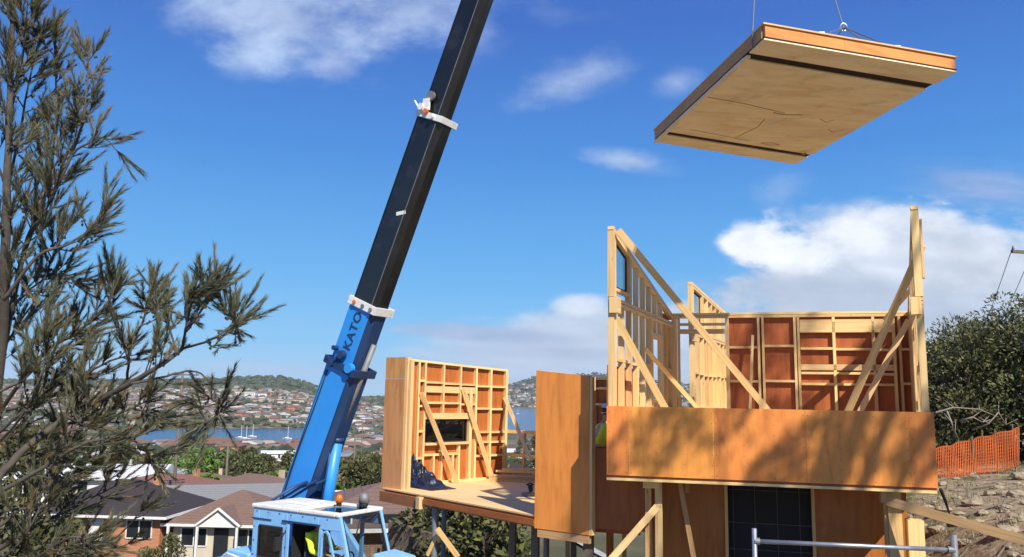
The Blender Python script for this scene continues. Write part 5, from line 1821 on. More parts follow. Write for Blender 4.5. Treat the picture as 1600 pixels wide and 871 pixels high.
for Yl, pts, r0, r1, dens in LIMBS:
    P_ = []
    for i, (x, y) in enumerate(pts):
        P_.append(at(x, y, Yl + .25 * math.sin(i * 1.3 + x)))
    # resample smoothly
    Q = []
    for i in range(len(P_) - 1):
        p0 = P_[max(i - 1, 0)]; p1 = P_[i]; p2 = P_[i + 1]; p3 = P_[min(i + 2, len(P_) - 1)]
        for k in range(5):
            t_ = k / 5
            Q.append(.5 * ((2 * p1) + (p2 - p0) * t_ + (2 * p0 - 5 * p1 + 4 * p2 - p3) * t_ * t_ + (3 * p1 - p0 - 3 * p2 + p3) * t_ ** 3) + rvec() * .006)
    Q.append(P_[-1])
    wd.tube(Q, [lerp(r0, r1, i / (len(Q) - 1)) * .68 for i in range(len(Q))], 7)
    tot = 0
    n = len(Q)
    L_tot = sum((Q[i + 1] - Q[i]).length for i in range(n - 1))
    nt = int(L_tot / .095 * dens * (.82 if pts[-1][1] > 540 and pts[-1][0] < 260 else .66 if pts[-1][0] > 190 else .9))
    for _ in range(nt):
        f = random.uniform(.18 if r0 < .06 else .35, 1.0)
        i = min(n - 2, int(f * (n - 1)))
        q = Q[i].lerp(Q[i + 1], random.random())
        ax = (Q[i + 1] - Q[i]).normalized()
        sd2 = ax.cross(rvec()).normalized()
        thin = lerp(r0, r1, f)
        L_ = random.uniform(.08, .26) * (1.2 - .6 * f) + thin * 2
        twig(q, ax * .75 + sd2 * .9 + V((0, 0, .25)), L_, random.randint(3, 4), 1.0)
    for _ in range(3):
        brush(Q[-1], (Q[-1] - Q[-4]).normalized() + rvec() * .3, random.uniform(.18, .30), 1.1)
wd.build('branches', 'bark', oak, True)
nd_.build('needles', 'needles', oak)
nd2.build('old_needles', 'needles_brown', oak)
cn.build('cones', 'bark', oak)

# ------------------------------------------------------------------ trees and bank at the right
RT = [(1790, 19.0, 4.2, 2.4, 17, 'evergreen beyond the right edge of the photo'),
      (1960, 21.0, 5.0, 2.8, 18, 'evergreen farther beyond the right edge of the photo'),
      (1760, 31.0, 6.0, 3.0, 19, 'evergreen on the rise beyond the right edge of the photo'),
      (1500, 21.8, 3.5, 2.3, 11, 'bushy dark tree directly behind the left end of the orange net'),
      (1570, 22.0, 3.7, 2.4, 12, 'bushy dark tree behind the right end of the orange net'),
      (1645, 20.5, 3.9, 2.4, 13, 'dark tree cut by the right edge of the photo'),
      (1530, 27.0, 4.3, 2.8, 14, 'dark tree standing behind the first row of trees'),
      (1610, 27.5, 5.2, 3.0, 15, 'tallest dark tree at the right behind the others'),
      (1462, 27.5, 3.5, 2.2, 16, 'lower dark tree seen just beside the house corner')]
for px, Y, h, sp, sd3, lab in RT:
    q = XY(px, Y, 0)
    tree_mesh(h * .94, sp * .8, 50, 210, .14, .055, .12, .04, 'leaf_olive' if sd3 % 3 else 'leaf_dark', 'evergreen_tree', (q.x, q.y, ground(q.x, q.y) - .1), lab, 'evergreen trees on the bank', sd3)
# bleached dead branches lying in front of the trees
for i, (pts, lab) in enumerate([([(1462, 645), (1490, 637), (1530, 640), (1560, 652)], 'long thin pale dead branch arching left of the tangle'),
                         ([(1478, 640), (1487, 660), (1492, 676), (1500, 690)], 'short curved dead branch hanging at the left'),
                         ([(1520, 672), (1545, 662), (1560, 645), (1572, 664), (1590, 655)], 'forked dead branch nearest the right edge'),
                         ([(1500, 658), (1520, 652), (1535, 660), (1548, 656)], 'small dead branch in the middle of the tangle')]):
    Yd = 19.6
    P_ = [at(x, y, Yd + .2 * math.sin(k * 2 + i)) for k, (x, y) in enumerate(pts)]
    m = MB().tube(P_, [lerp(.024, .008, k / (len(P_) - 1)) for k in range(len(P_))], 7)
    for k in range(1, len(P_) - 1):
        m.tube([P_[k], P_[k] + V((random.uniform(-.2, .3), .1, random.uniform(.1, .35)))], [.015, .005], 5)
    m.build('dead_branch', 'deadwood', smooth=True, label=lab, cat='branch', group='dead branches above the orange net')
# orange safety net on stakes
net = thing('safety_fence', 'orange plastic mesh safety fence stretched across the bank at the right', 'safety fence', tuple(XY(1466, 19.4, -2.0)))
def netpt(f, g_):
    x = lerp(1440, 1592, f)
    Y = lerp(19.2, 18.2, f)
    yb = lerp(764, 726, f) + 3 * math.sin(f * 9)
    yt = lerp(706, 668, f) + 2.5 * math.sin(f * 3.14 * 5) ** 2
    a = at(x, yb, Y); b_ = at(x, yt, Y)
    q = a.lerp(b_, g_)
    return q + V((.006 * math.sin(f * 60 + g_ * 3), .012 * math.sin(f * 9 + g_ * 4), 0))
nm_ = MB()
NX, NZ = 58, 11
for i in range(NX + 1):
    for j in range(NZ):
        nm_.beam(netpt(i / NX, j / NZ), netpt(i / NX, (j + 1) / NZ), .017, .003, V((0, -1, 0)))
for j in range(NZ + 1):
    for i in range(NX):
        nm_.beam(netpt(i / NX, j / NZ) + V((0, .004, 0)), netpt((i + 1) / NX, j / NZ) + V((0, .004, 0)), .028 if j in (0, NZ) else .014, .003, V((0, -1, 0)))
nm_.build('net', 'orange_net', net)
for f in (.05, .3, .55, .8, .98):
    a = netpt(f, -.12); b_ = netpt(f, 1.08)
    MB().tube([V((a.x, a.y + .05, ground(a.x, a.y) - .1)), V((a.x, a.y + .05, b_.z))], .016, 6).build('stake', 'pole', net)

# rocks, sticks and tussocks on the bank
k = 0
descr = ['rounded', 'flat', 'broken', 'squat', 'pointed', 'pitted', 'cracked', 'lumpy']
rockspots = [(1475, 800, .12), (1500, 822, .08), (1520, 790, .16), (1570, 800, .10), (1590, 822, .14), (1560, 770, .10), (1590, 776, .16),
             (1575, 852, .15), (1510, 852, .10), (1450, 812, .10), (1465, 838, .13), (1598, 750, .2), (1496, 782, .09), (1440, 850, .12), (1530, 832, .08)]
for x, y, r_ in rockspots:
    Y = 10
    for _ in range(14):
        q = at(x, y, Y); gz = ground(q.x, q.y)
        if q.z < gz: break
        Y += .6
    q = V((q.x, q.y, ground(q.x, q.y)))
    MB().ellipsoid(q + V((0, 0, r_ * .2)), (r_ * 1.2, r_, r_ * .5), 12, 8, jitter=.28).build('rock', 'rock', smooth=False, label='buff stone lying on the bank at the right of the house', cat='rock', group='stones on the bank')
rb2 = MB()
for _ in range(260):
    Y = random.uniform(9, 20)
    q = XY(random.uniform(1400, 1690), Y, -1.7)
    q.z = ground(q.x, q.y)
    s_ = random.choice((.02, .03, .03, .05, .08)) * random.uniform(.7, 1.5)
    rb2.ellipsoid(q + V((0, 0, s_ * .2)), (s_ * random.uniform(.8, 1.7), s_, s_ * .6), 6, 4, jitter=.4, rot=Matrix.Rotation(random.uniform(0, 3.1), 3, 'Z'))
rb2.build('rubble', 'rock', label='loose small stones and clods scattered over the bank', cat='rubble', kind='stuff')
gr = MB()
for _ in range(4200):
    Y = random.uniform(9, 21)
    x = random.uniform(1395, 1700)
    q = XY(x, Y, -1.7)
    if noise.noise(V((q.x * .8, q.y * .8, 2))) < .08 and random.random() < .8: continue
    gz = ground(q.x, q.y)
    leaf(gr, V((q.x, q.y, gz - .01)), V((random.uniform(-.6, .6), random.uniform(-.6, .6), 1)), random.uniform(.06, .20), .012)
gr.build('grass', 'grass_blade', label='dry grass and green weeds growing on the bank', cat='grass', kind='stuff')
for i, (x0, y0, x1, y1, Y, lab) in enumerate([(1455, 822, 1540, 798, 12.5, 'grey stick lying up the slope below the net'), (1500, 800, 1585, 784, 14, 'long grey stick highest on the bank'), (1470, 765, 1484, 805, 13.5, 'short dark stake leaning beside the house corner'),
                                       (1515, 845, 1575, 828, 11.5, 'grey stick lying beneath the long prop')]):
    a, b_ = at(x0, y0, Y), at(x1, y1, Y + .5)
    a.z = ground(a.x, a.y) + .03 if i != 2 else a.z
    b_.z = ground(b_.x, b_.y) + .04 if i != 2 else b_.z
    MB().tube([a, a.lerp(b_, .5) + V((0, 0, .03)), b_], [.03, .024, .012], 6).build('stick', 'pole' if i != 2 else 'rubber', smooth=True, label=lab, cat='stick', group='sticks on the bank')

# power pole at the right with its wires
q = XY(1650, 30, 0)
pole = thing('power_pole', 'timber power pole crossarm with insulators against the cloud at the right edge', 'power pole', (q.x, q.y, ground(q.x, q.y)))
zt = zat(1590, 394, 30)
MB().tube([V((q.x, q.y, ground(q.x, q.y) - .2)), V((q.x, q.y, zt + .5))], [.16, .11], 12).build('post', 'pole', pole, True)
e0 = at(1581, 393, 29.8); e1 = at(1700, 400, 30.2)
MB().beam(e0, e1, .12, .11).build('crossarm', 'pole', pole)
far = XY(1468, 105, 0)
far = V((far.x, far.y, zat(1468, 630, 105)))
for f in (.02, .3, .62, .95):
    p_ = e0.lerp(e1, f)
    MB().tube([p_ + V((0, 0, .05)), p_ + V((0, 0, .12)), p_ + V((0, 0, .16)), p_ + V((0, 0, .22))], [.02, .05, .035, .03], 8).build('insulator', 'dull_steel', pole, True)
    a = p_ + V((0, 0, .2)); b_ = far + V((f * 2, 0, 0))
    MB().tube([a.lerp(b_, i / 16) - V((0, 0, 4 * 1.6 * (i / 16) * (1 - i / 16))) for i in range(17)], .014, 5).build('wire', 'wire', pole)


# ------------------------------------------------------------------ houses of the valley
def hmesh(w, d, h, roof_h, over, kind):
    """wall and roof builders in local coordinates"""
    wa, ro = MB(), MB()
    wa.prism([V((-w / 2, -d / 2, -1.5)), V((w / 2, -d / 2, -1.5)), V((w / 2, d / 2, -1.5)), V((-w / 2, d / 2, -1.5))], V((0, 0, h + 1.5)))
    W2, D2 = w / 2 + over, d / 2 + over
    b = len(ro.v)
    if kind == 'hip':
        k = max(0.2, W2 - D2)
        ro.v += [V((-W2, -D2, h)), V((W2, -D2, h)), V((W2, D2, h)), V((-W2, D2, h)), V((-k, 0, h + roof_h)), V((k, 0, h + roof_h))]
        for f in ((0, 1, 5, 4), (1, 2, 5), (2, 3, 4, 5), (3, 0, 4), (3, 2, 1, 0)): ro.face(f)
    else:
        ro.v += [V((-W2, -D2, h)), V((W2, -D2, h)), V((W2, D2, h)), V((-W2, D2, h)), V((-W2, 0, h + roof_h)), V((W2, 0, h + roof_h))]
        for f in ((0, 1, 5, 4), (2, 3, 4, 5), (1, 2, 5), (3, 0, 4), (3, 2, 1, 0)): ro.face(f)
        wa.v += []
    gt = MB()
    for a, c in (((-W2, -D2), (W2, -D2)), ((W2, -D2), (W2, D2)), ((W2, D2), (-W2, D2)), ((-W2, D2), (-W2, -D2))):
        gt.beam(V((*a, h - .06)), V((*c, h - .06)), .10, .16, V((0, 0, 1)))
    return wa, ro, gt


def full_house(name, loc, rz, w, d, h, rh, kind, wallm, roofm, label, group=None, over=.6, chimney=True, wins=3, gable_infill=None):
    t = thing(name, label, 'house', (0, 0, 0), group)
    wa, ro, gt = hmesh(w, d, h, rh, over, kind)
    wo_ = wa.build('wall', wallm, t); ro_ = ro.build('roof', roofm, t); gt.build('gutter', 'white', ro_)
    if chimney:
        MB().box(V((w * .2, d * .12, h + rh)), (.5, .5, .9)).build('chimney', wallm, ro_)
    for i in range(wins):
        x = lerp(-w / 2 + 1.4, w / 2 - 1.4, i / max(1, wins - 1))
        if i == wins // 2 and wins > 2:
            MB().box(V((x, -d / 2 - .02, 1.05)), (.95, .06, 2.1)).build('door', 'white' if 'orange' in wallm else 'pane', t)
            continue
        for sgn in (-1, 1):
            fo = MB()
            for (a, b2, c_, d2) in ((-.85, .95, .85, .95), (-.85, 2.1, .85, 2.1), (-.85, .95, -.85, 2.1), (.85, .95, .85, 2.1), (0, .95, 0, 2.1)):
                fo.beam(V((x + a, sgn * (d / 2 + .03), b2)), V((x + c_, sgn * (d / 2 + .03), d2)), .07, .07, V((0, 1, 0)))
            f_ = fo.build('window', 'white', t)
            MB().box(V((x, sgn * (d / 2 + .012), 1.52)), (1.7, .03, 1.15)).build('pane', 'pane', f_)
    for sgn in (-1, 1):
        f_ = MB().box(V((sgn * (w / 2 + .03), 0, 1.5)), (.06, 1.7, 1.2)).build('window', 'pane', t)
    t.location = loc
    t.rotation_euler = (0, 0, rz)
    return t


def gz_(px, Y):
    q = XY(px, Y, -10)
    return V((q.x, q.y, ground(q.x, q.y)))


def set_base(px, py_ground, Y):
    """a house whose floor shows at this height; it stands on its own plinth"""
    return at(px, py_ground, Y)


# brick house at the left behind the she-oak
p1 = set_base(193, 848, 58)
hA = full_house('brick_house', p1, R(-4), 8.6, 7.0, 2.4, 1.9, 'hip', 'brick_orange', 'tile_dark', 'low orange brick house with dark tiled roof behind the needle tree')
# cream gabled house left of the crane
p2 = set_base(374, 862, 58)
hB = full_house('cream_house', p2, R(-2), 6.4, 7.0, 2.4, 1.75, 'hip', 'wall_cream', 'tile_brown', 'house with brown tiled roof and a white gable just left of the crane cab', chimney=False)
gbl = MB()
W3 = 1.35
gbl.prism([V((-1.2 - W3, -4.15, 2.42)) + V((1.2, 0, 0)), V((W3, -4.15, 2.42)), V((0, -4.15, 3.38))], V((0, 3.0, 0)))
g2 = MB()
gb = gbl.build('gable', 'white', None)
gb.parent = hB
for s_ in (-1, 1):
    g2.beam(V((s_ * (W3 + .12), -4.3, 2.36)), V((0, -4.3, 3.46)), .12, .12, V((0, 1, 0)))
go = g2.build('barge_board', 'white', None); go.parent = gb
g3 = MB()
for s_ in (-1, 1):
    b = len(g3.v)
    g3.v += [V((s_ * (W3 + .2), -4.25, 2.40)), V((0, -4.25, 3.46)), V((0, -.9, 3.46)), V((s_ * (W3 + .2), -.9, 2.40))]
    g3.face((b, b + 1, b + 2, b + 3))
go = g3.build('gable_roof', 'tile_brown', None); go.parent = gb
for x in (-3.2, -1.3, 1.3, 3.2):
    o = MB().box(V((x, -4.3, 1.1)), (.14, .14, 2.4)).build('veranda_post', 'white', None); o.parent = hB
# house right of the crane
p3 = set_base(604, 852, 41)
hC = full_house('tiled_house', p3, R(12), 8.2, 8.8, 1.55, 1.5, 'hip', 'brick_brown', 'tile_brown', 'house with a brown hipped roof seen between crane and plywood wing', chimney=False)
# grey roofed shed behind the gable
full_house('grey_roofed_house', set_base(322, 822, 72), R(20), 12, 8, 2.3, 1.2, 'gable', 'wall_white', 'tile_grey', 'grey roofed house behind the cream house left of the crane', chimney=False)
full_house('tiled_house', set_base(400, 800, 92), R(-25), 12, 9, 2.4, 1.7, 'hip', 'brick_cream', 'tile_brown', 'brown roofed house right behind the white gable')
full_house('iron_roofed_house', set_base(150, 776, 96), R(8), 15, 9, 2.5, 1.2, 'gable', 'wall_white', 'iron_white', 'long white roofed building seen through the needle tree')
full_house('tiled_house', set_base(262, 800, 88), R(-12), 12, 9, 2.4, 1.6, 'hip', 'brick_orange', 'tile_red', 'red roofed house behind the dark tiled roof')
full_house('tiled_house', set_base(560, 776, 125), R(28), 13, 9, 2.4, 1.6, 'hip', 'brick_brown', 'tile_brown', 'brown roofed house higher up right of the boom foot')

# mid distance: copies of eight models
protos = []
specs = [(12, 9, 2.6, 1.7, 'hip', 'brick_orange', 'tile_red', 'orange brick house with terracotta roof'),
         (13, 8, 2.6, 1.5, 'gable', 'wall_white', 'tile_grey', 'white walled house with grey roof'),
         (11, 9, 2.8, 1.6, 'hip', 'brick_cream', 'tile_brown', 'cream brick house with brown roof'),
         (14, 9, 3.0, 1.3, 'gable', 'wall_cream', 'iron_white', 'cream house with pale iron roof'),
         (12, 10, 4.6, 1.6, 'hip', 'wall_white', 'tile_brown', 'tall white house with brown roof'),
         (16, 8, 2.6, 1.2, 'gable', 'wall_white', 'iron_white', 'long white house with white roof'),
         (12, 9, 2.6, 1.8, 'hip', 'brick_brown', 'tile_dark', 'brown brick house with dark roof')]
used = [False] * len(specs)
for i, s_ in enumerate(specs):
    protos.append(full_house('suburban_house', (0, 0, -500), 0, *s_[:7], s_[7] + ' down in the valley suburb', 'houses of the valley suburb', chimney=s_[4] == 'hip'))
placed = []
def place_house(px, Y, rz=None, kind=None):
    q = gz_(px, Y)
    for a in placed:
        if (a - q).length < 15: return
    placed.append(q.copy())
    i = kind if kind is not None else random.choice((0, 1, 1, 2, 2, 3, 3, 4, 5, 5, 6))
    if not used[i]:
        o = protos[i]; used[i] = True
    else:
        o = copy_tree(protos[i])
    o.location = q + V((0, 0, .25))
    o.rotation_euler = (0, 0, rz if rz is not None else random.choice((.2, 1.75, .3, -1.2)) + random.uniform(-.1, .1))
random.seed(11)
n = 0
while n < 75:
    px = random.choice((random.uniform(0, 520), random.uniform(0, 520), random.uniform(520, 610), random.uniform(630, 860)))
    Y = math.exp(random.uniform(math.log(115), math.log(420)))
    place_house(px, Y); n += 1
for i, u_s in enumerate(used):
    if not u_s:
        place_house(300 + i * 20, 300 + i * 30, kind=i)

# farther: single-mesh houses
fp_ = []
for i, (wm_, rm_) in enumerate((('wall_white', 'tile_grey'), ('wall_cream', 'tile_red'), ('wall_white', 'iron_white'), ('brick_cream', 'tile_brown'), ('wall_white', 'tile_brown'), ('brick_orange', 'tile_red'))):
    wa, ro, gt = hmesh(13 + i % 3 * 2, 9, 3.2 + (i % 2) * 2.4, 1.7, .5, 'hip' if i % 2 else 'gable')
    m = MB()
    for src, mi in ((wa, 0), (ro, 1)):
        b = len(m.v); m.v += src.v
        for f in src.f: m.face(tuple(b + k for k in f), None, mi)
    for x in (-4, 0, 4):
        m.box(V((x, -4.53, 1.8)), (1.8, .08, 1.3), mi=2)
    o = m.build('distant_house', [wm_, rm_, 'pane'])
    COL.objects.unlink(o)
    fp_.append(o)
random.seed(3)
cnt = 0
FLAB = {0: 'small distant house on the slope across the bay', 1: 'small house on the flat ground near the bay'}
while cnt < 200:
    r_ = random.random()
    if r_ < .45: px, Y, lab = random.uniform(0, 600), random.uniform(420, 790), 1
    else: px, Y, lab = random.uniform(0, 600), random.uniform(1210, 1900), 0
    q = gz_(px, Y)
    if q.z < WATER_Z + 1.2: continue
    if any((a - q).length < 16 for a in placed[-90:]): continue
    placed.append(q.copy())
    o = random.choice(fp_).copy(); COL.objects.link(o)
    o.location = q; o.rotation_euler = (0, 0, random.uniform(-.5, .5) + random.choice((0, 1.57)))
    k = random.uniform(.8, 1.25); o.scale = (k, k, k)
    tag(o, FLAB[lab], 'house', 'houses across the bay' if lab == 0 else 'houses near the bay shore')
    cnt += 1
big = MB(); 
for _ in range(4900):
    r_ = random.random()
    if _ > 4200: px, Y = random.uniform(-600, -40), random.uniform(300, 2200)
    elif r_ < .62: px, Y = random.uniform(-40, 610), random.uniform(1210, 2900)
    elif r_ < .75: px, Y = random.uniform(0, 650), random.uniform(450, 1100)
    else: px, Y = random.uniform(730, 1110), random.uniform(3560, 5100)
    q = gz_(px, Y)
    if q.z < WATER_Z + 1.0: continue
    if Y < 3200 and q.z > 8 + 14 * noise.noise(V((q.x / 160, q.y / 160, 7))): continue
    if noise.noise(V((q.x / 120, q.y / 120, 5))) < -.30: continue
    s_ = random.uniform(8, 15) * (1.7 if Y > 3000 else 1)
    rz = random.uniform(-.5, .5)
    mi = random.choice((0, 1, 1, 0, 2))
    big.box(q + V((0, 0, s_ * .14)), (s_, s_ * .7, s_ * .42), rz, mi)
    h_ = s_ * .35
    dx = V((math.cos(rz), math.sin(rz), 0)) * s_ * .55; dy = V((-math.sin(rz), math.cos(rz), 0)) * s_ * .42
    b = len(big.v)
    c_ = q + V((0, 0, h_))
    big.v += [c_ - dx - dy, c_ + dx - dy, c_ + dx + dy, c_ - dx + dy, c_ - dx * .6 + V((0, 0, s_ * .16)), c_ + dx * .6 + V((0, 0, s_ * .16))]
    rmi = random.choice((3, 3, 5, 4, 5, 5, 0, 1))
    for f in ((0, 1, 5, 4), (1, 2, 5), (2, 3, 4, 5), (3, 0, 4)): big.face(tuple(b + k for k in f), None, rmi)
big.build('distant_town', ['town_a', 'town_b', 'brick_cream', 'tile_grey', 'tile_red', 'tile_brown'], label='mass of tiny pale houses covering the far slopes', cat='town', kind='stuff')
# long white buildings high on the far slope
for px, Y, L_, lab in ((384, 1850, 46, 'long white building high on the far slope right of the needles'), (372, 1400, 30, 'white block below the long white building across the bay'), (278, 1650, 40, 'long white building on the far slope behind the branches')):
    q = gz_(px, Y)
    m = MB().box(q + V((0, 0, 4)), (L_, 14, 9))
    m.prism([q + V((-L_ / 2 - 1, -8, 8.5)), q + V((L_ / 2 + 1, -8, 8.5)), q + V((L_ / 2 + 1, 8, 8.5)), q + V((-L_ / 2 - 1, 8, 8.5))], V((0, 0, .8)))
    for i in range(int(L_ / 4)):
        m.box(q + V((-L_ / 2 + 2 + i * 4, -7.03, 4.5)), (2.4, .1, 1.6), mi=1)
    m.build('long_building', ['wall_white', 'pane'], label=lab, cat='building')

# ------------------------------------------------------------------ trees of the valley
tp_ = []
for i, (fol, h, sp, lab) in enumerate((('leaf_dark', 7, 2.8, 'dark bushy tree among the valley houses'), ('leaf_olive', 9, 3.2, 'olive gum tree among the valley houses'), ('leaf_bright', 5.5, 3.0, 'bright green leafy tree among the valley houses'),
                              ('leaf_dark', 10, 2.4, 'tall narrow dark tree among the valley houses'))):
    tp_.append((tree_mesh(h, sp, 26, 75, .55, .28, .22, .18, fol, 'valley_tree', (0, 0, 0), lab, 'trees among the valley houses', 30 + i), lab))
tused = [False] * 4
TH_ = (7, 9, 5.5, 10)
def place_tree(px, Y, kind, sc=1.0, lab=None):
    q = gz_(px, Y)
    if tused[kind]: o = copy_tree(tp_[kind][0])
    else: o = tp_[kind][0]; tused[kind] = True
    if px < 620 and Y > 90:
        lim = -(random.uniform(84, 104) / 1256) * Y - q.z
        sc = max(.28, min(sc, lim / TH_[kind]))
    elif 620 <= px < 900 and Y > 90:
        sc *= .75
    o.location = q - V((0, 0, .2)); o.rotation_euler = (0, 0, random.uniform(0, 6.28)); o.scale = (sc, sc, sc * random.uniform(.85, 1.1))
    if lab: o['label'] = lab
random.seed(21)
for px, Y, kd, sc in ((300, 150, 2, 1.5), (318, 140, 2, 1.5), (335, 150, 2, 1.6), (352, 158, 2, 1.4), (312, 165, 2, 1.7), (405, 190, 2, 1.2), (420, 180, 2, 1.2), (255, 170, 2, 1.2),
                      (345, 190, 0, 1.7), (372, 180, 0, 1.8), (395, 205, 0, 1.8), (425, 215, 0, 1.9), (385, 150, 0, 1.2), (365, 140, 1, .9), (440, 250, 1, 1.6), (455, 260, 0, 1.8),
                      (575, 330, 3, 1.9), (590, 340, 0, 2.2), (560, 300, 1, 1.7), (600, 240, 0, 1.8), (575, 130, 2, .8), (560, 110, 2, .7), (590, 120, 2, .9), (580, 190, 1, 1.4), (600, 150, 0, 1.1),
                      (690, 34, 0, .62), (722, 33, 1, .55), (752, 31, 0, .66), (775, 35, 1, .50), (705, 42, 0, .8), (745, 46, 3, .6), (640, 60, 1, .7), (655, 75, 0, .9), (668, 52, 0, .7),
                      (232, 45, 0, .34), (262, 44, 1, .28), (70, 42, 0, .6), (30, 40, 1, .8), (290, 62, 0, .6)):
    place_tree(px, Y, kd, sc)
n = 0
while n < 215:
    px = random.choice((random.uniform(0, 530), random.uniform(0, 530), random.uniform(530, 620), random.uniform(625, 900)))
    Y = math.exp(random.uniform(math.log(95), math.log(720)))
    q = gz_(px, Y)
    if any((a - q).length < 9.5 for a in placed): continue
    place_tree(px, Y, random.choice((0, 0, 1, 1, 1, 3, 2)), random.uniform(.6, 1.35) * (1.2 if Y > 300 else 1)); n += 1
# woods and garden trees too far away to count
wf_ = MB()
ico = [V(p_).normalized() for p_ in ((0, 0, 1), (.9, 0, .45), (.28, .85, .45), (-.72, .53, .45), (-.72, -.53, .45), (.28, -.85, .45), (.72, .53, -.3), (-.28, .85, -.3), (-.9, 0, -.3), (-.28, -.85, -.3), (.72, -.53, -.3))]
icf = ((0, 1, 2), (0, 2, 3), (0, 3, 4), (0, 4, 5), (0, 5, 1), (1, 6, 2), (2, 6, 7), (2, 7, 3), (3, 7, 8), (3, 8, 4), (4, 8, 9), (4, 9, 5), (5, 9, 10), (5, 10, 1), (1, 10, 6))
for _ in range(14500):
    r_ = random.random()
    if _ > 11000: px, Y = random.choice((random.uniform(-700, -60), random.uniform(900, 1700))), math.exp(random.uniform(5.0, 7.6))
    elif r_ < .3: px, Y = random.uniform(-60, 620), random.uniform(420, 1180)
    elif r_ < .88: px, Y = random.uniform(-60, 640), random.uniform(1200, 3150)
    else: px, Y = random.uniform(720, 1100), random.uniform(3550, 5600)
    q = gz_(px, Y)
    if q.z < WATER_Z + .8: continue
    if Y < 2100 and random.random() < (.15 if Y > 1190 else .1): continue
    s_ = random.uniform(3.0, 6.0) * (.95 if Y < 2100 else 1.7 if Y < 3300 else 2.4)
    b = len(wf_.v)
    for p_ in ico:
        k = random.uniform(.7, 1.25)
        wf_.v.append(q + V((p_.x * s_ * k, p_.y * s_ * k, p_.z * s_ * .75 * k + s_ * .4)))
    for f in icf: wf_.face(tuple(b + k for k in f))
wf_.build('woodland', 'leaf_far', label='far dark tree cover on the hills and between distant houses', cat='woodland', kind='stuff')

# ------------------------------------------------------------------ roads, masts, poles, boats
def ribbon(name, pts, w, mat, lift, n=40):
    m = MB()
    P_ = []
    for i in range(len(pts) - 1):
        a, b_ = gz_(*pts[i]), gz_(*pts[i + 1])
        for k in range(n):
            P_.append(a.lerp(b_, k / n))
    rows_ = []
    for i, p_ in enumerate(P_):
        d = (P_[min(i + 1, len(P_) - 1)] - P_[max(i - 1, 0)]); d.z = 0; d.normalize()
        s_ = V((-d.y, d.x, 0)) * w / 2
        r_ = []
        for k in (-1, 0, 1):
            q = p_ + s_ * k
            r_.append(V((q.x, q.y, ground(q.x, q.y) + lift)))
        zc = max(v.z for v in r_)
        for v in r_: v.z = zc
        rows_.append(r_)
    for r_ in rows_: m.v += r_
    for i in range(len(rows_) - 1):
        for k in (0, 1):
            b = i * 3 + k
            m.face((b, b + 1, b + 4, b + 3))
    return m.build(name, mat, kind='structure')
M['asphalt'] = plain('asphalt', (0.075, 0.072, 0.07), 0.9, 0, 0.15, 1.0)
ribbon('road', [(900, 30), (790, 38), (640, 62), (560, 110), (545, 200), (560, 330)], 6.0, 'asphalt', .22)
ribbon('road', [(100, 70), (330, 84), (560, 110)], 5.5, 'asphalt', .25)
def ribbon_px(name, pp, w, mat, lift):
    Q_ = [ground_hit(*a) for a in pp]
    return ribbon(name, [((proj(q)[0]), q.y) for q in Q_], w, mat, lift, 14)
ribbon_px('path', [(800, 797), (818, 806), (865, 830), (912, 855), (960, 880)], .55, 'concrete', .12)
for i, (px, Y, y_t, lab, arm) in enumerate(((353, 95, 690, 'slender pole between the green trees left of the boom', False), (553, 120, 680, 'slender pole right of the boom', True),
                                     (270, 75, 582, 'power pole with two crossarms seen through the branches', True), (566, 210, 668, 'thin pole beside the dark trees right of the boom', False))):
    q = gz_(px, Y)
    t_ = thing('power_pole', lab, 'power pole', tuple(q))
    zt = zat(px, y_t, Y)
    MB().tube([q - V((0, 0, .3)), V((q.x, q.y, zt))], [.17, .11], 8).build('post', 'pole', t_, True)
    if arm:
        for dz in ((.2, 1.0) if i == 2 else (.3,)):
            MB().beam(V((q.x - 1.4, q.y, zt - dz)), V((q.x + 1.4, q.y + .3, zt - dz)), .12, .12).build('crossarm', 'pole', t_)
            for k in (-1.3, -.7, .7, 1.3):
                MB().tube([V((q.x + k, q.y, zt - dz)), V((q.x + k, q.y, zt - dz + .25))], .05, 6).build('insulator', 'dull_steel', t_)
random.seed(5)
for i, (px, Y) in enumerate(((376, 900), (384, 880), (394, 925), (449, 900), (809, 2400))):
    q = XY(px, Y, WATER_Z)
    t_ = thing('sailing_boat', 'small white sailing boat with bare mast moored on the bay', 'boat', tuple(q), 'boats moored on the bay')
    m = MB()
    L_ = 5.0
    prof = [(-L_, 1.2), (-L_ * .3, 1.6), (L_ * .4, 1.3), (L_, .1)]
    b = 0
    for z, k in ((-.3, .5), (.9, 1.0)):
        for x, wv in prof: m.v.append(q + V((x, wv * k, z)))
        for x, wv in reversed(prof): m.v.append(q + V((x, -wv * k, z)))
    for a in range(8):
        c_ = (a + 1) % 8
        m.face((a, c_, 8 + c_, 8 + a))
    m.face(tuple(range(8, 16)))
    m.build('hull', 'white', t_)
    MB().box(q + V((-.5, 0, 1.3)), (4, 1.6, .8)).build('cabin', 'white', t_)
    MB().tube([q + V((.5, 0, .9)), q + V((.5, 0, 14))], .22, 6).build('mast', 'white', t_)
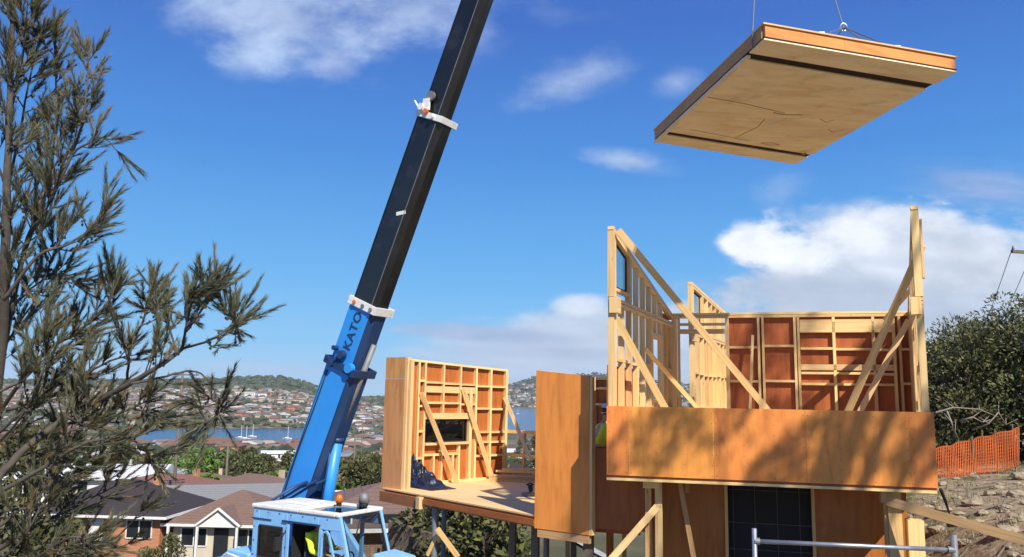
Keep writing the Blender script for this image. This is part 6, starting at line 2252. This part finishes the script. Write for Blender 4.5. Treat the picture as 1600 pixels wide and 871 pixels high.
# white car parked by the brick house
cp_ = at(131, 866, 58)
car = thing('parked_car', 'small white car parked beside the brick house', 'car', tuple(cp_))
bm_ = MB()
prof = [(-2.1, .3), (-2.1, .85), (-1.9, .95), (-1.2, 1.0), (-.7, 1.42), (.7, 1.42), (1.3, .98), (2.0, .85), (2.1, .6), (2.1, .3)]
bm_.prism([cp_ + V((x, -.8, z)) for x, z in prof], V((0, 1.6, 0)))
bm_.build('body', 'white', car, bevel=.06)
MB().prism([cp_ + V((x, -.81, z)) for x, z in ((-1.05, 1.0), (-.65, 1.36), (.62, 1.36), (1.1, 1.0))], V((0, 1.62, 0))).build('window', 'pane', car)
for x in (-1.35, 1.35):
    for y in (-.82, .64):
        MB().tube([cp_ + V((x, y, .32)), cp_ + V((x, y + .2, .32))], .32, 18).build('wheel', 'rubber', car)
car.rotation_euler = (0, 0, R(62))
# paling fence and garden wall near the crane
pf = thing('paling_fence', 'brown paling fence below the brown hipped roof', 'fence', tuple(gz_(630, 33)))
for i in range(46):
    a = gz_(lerp(602, 692, i / 45), lerp(35, 31, i / 45))
    zt = zat(640, 826, 33) + random.uniform(-.02, .02)
    if i == 0: pmb = MB()
    pmb.beam(V((a.x, a.y, a.z - .1)), V((a.x, a.y, zt)), .07, .02, V((0, -1, 0)))
pmb.build('palings', 'pole', pf)
for i in range(4):
    a = gz_(lerp(602, 692, i / 3), lerp(35.1, 31.1, i / 3))
    MB().beam(V((a.x, a.y, a.z - .1)), V((a.x, a.y, zt)), .1, .1).build('post', 'pole', pf)

# ------------------------------------------------------------------ air
hzm = bpy.data.materials.new('haze')
hzm.use_nodes = True
ht = hzm.node_tree
ht.nodes.clear()
pv = ht.nodes.new('ShaderNodeVolumePrincipled')
pv.inputs['Color'].default_value = (0.80, 0.90, 1.0, 1)
pv.inputs['Density'].default_value = 0.000045
mo_ = ht.nodes.new('ShaderNodeOutputMaterial')
ht.links.new(pv.outputs[0], mo_.inputs['Volume'])
hm_ = MB().box((0, 0, 140), (15500 * 2.2, 15500 * 2.2, 500))
ho_ = hm_.build('haze', hzm, label='thin blue air over the bay and the far hills', cat='haze', kind='stuff')
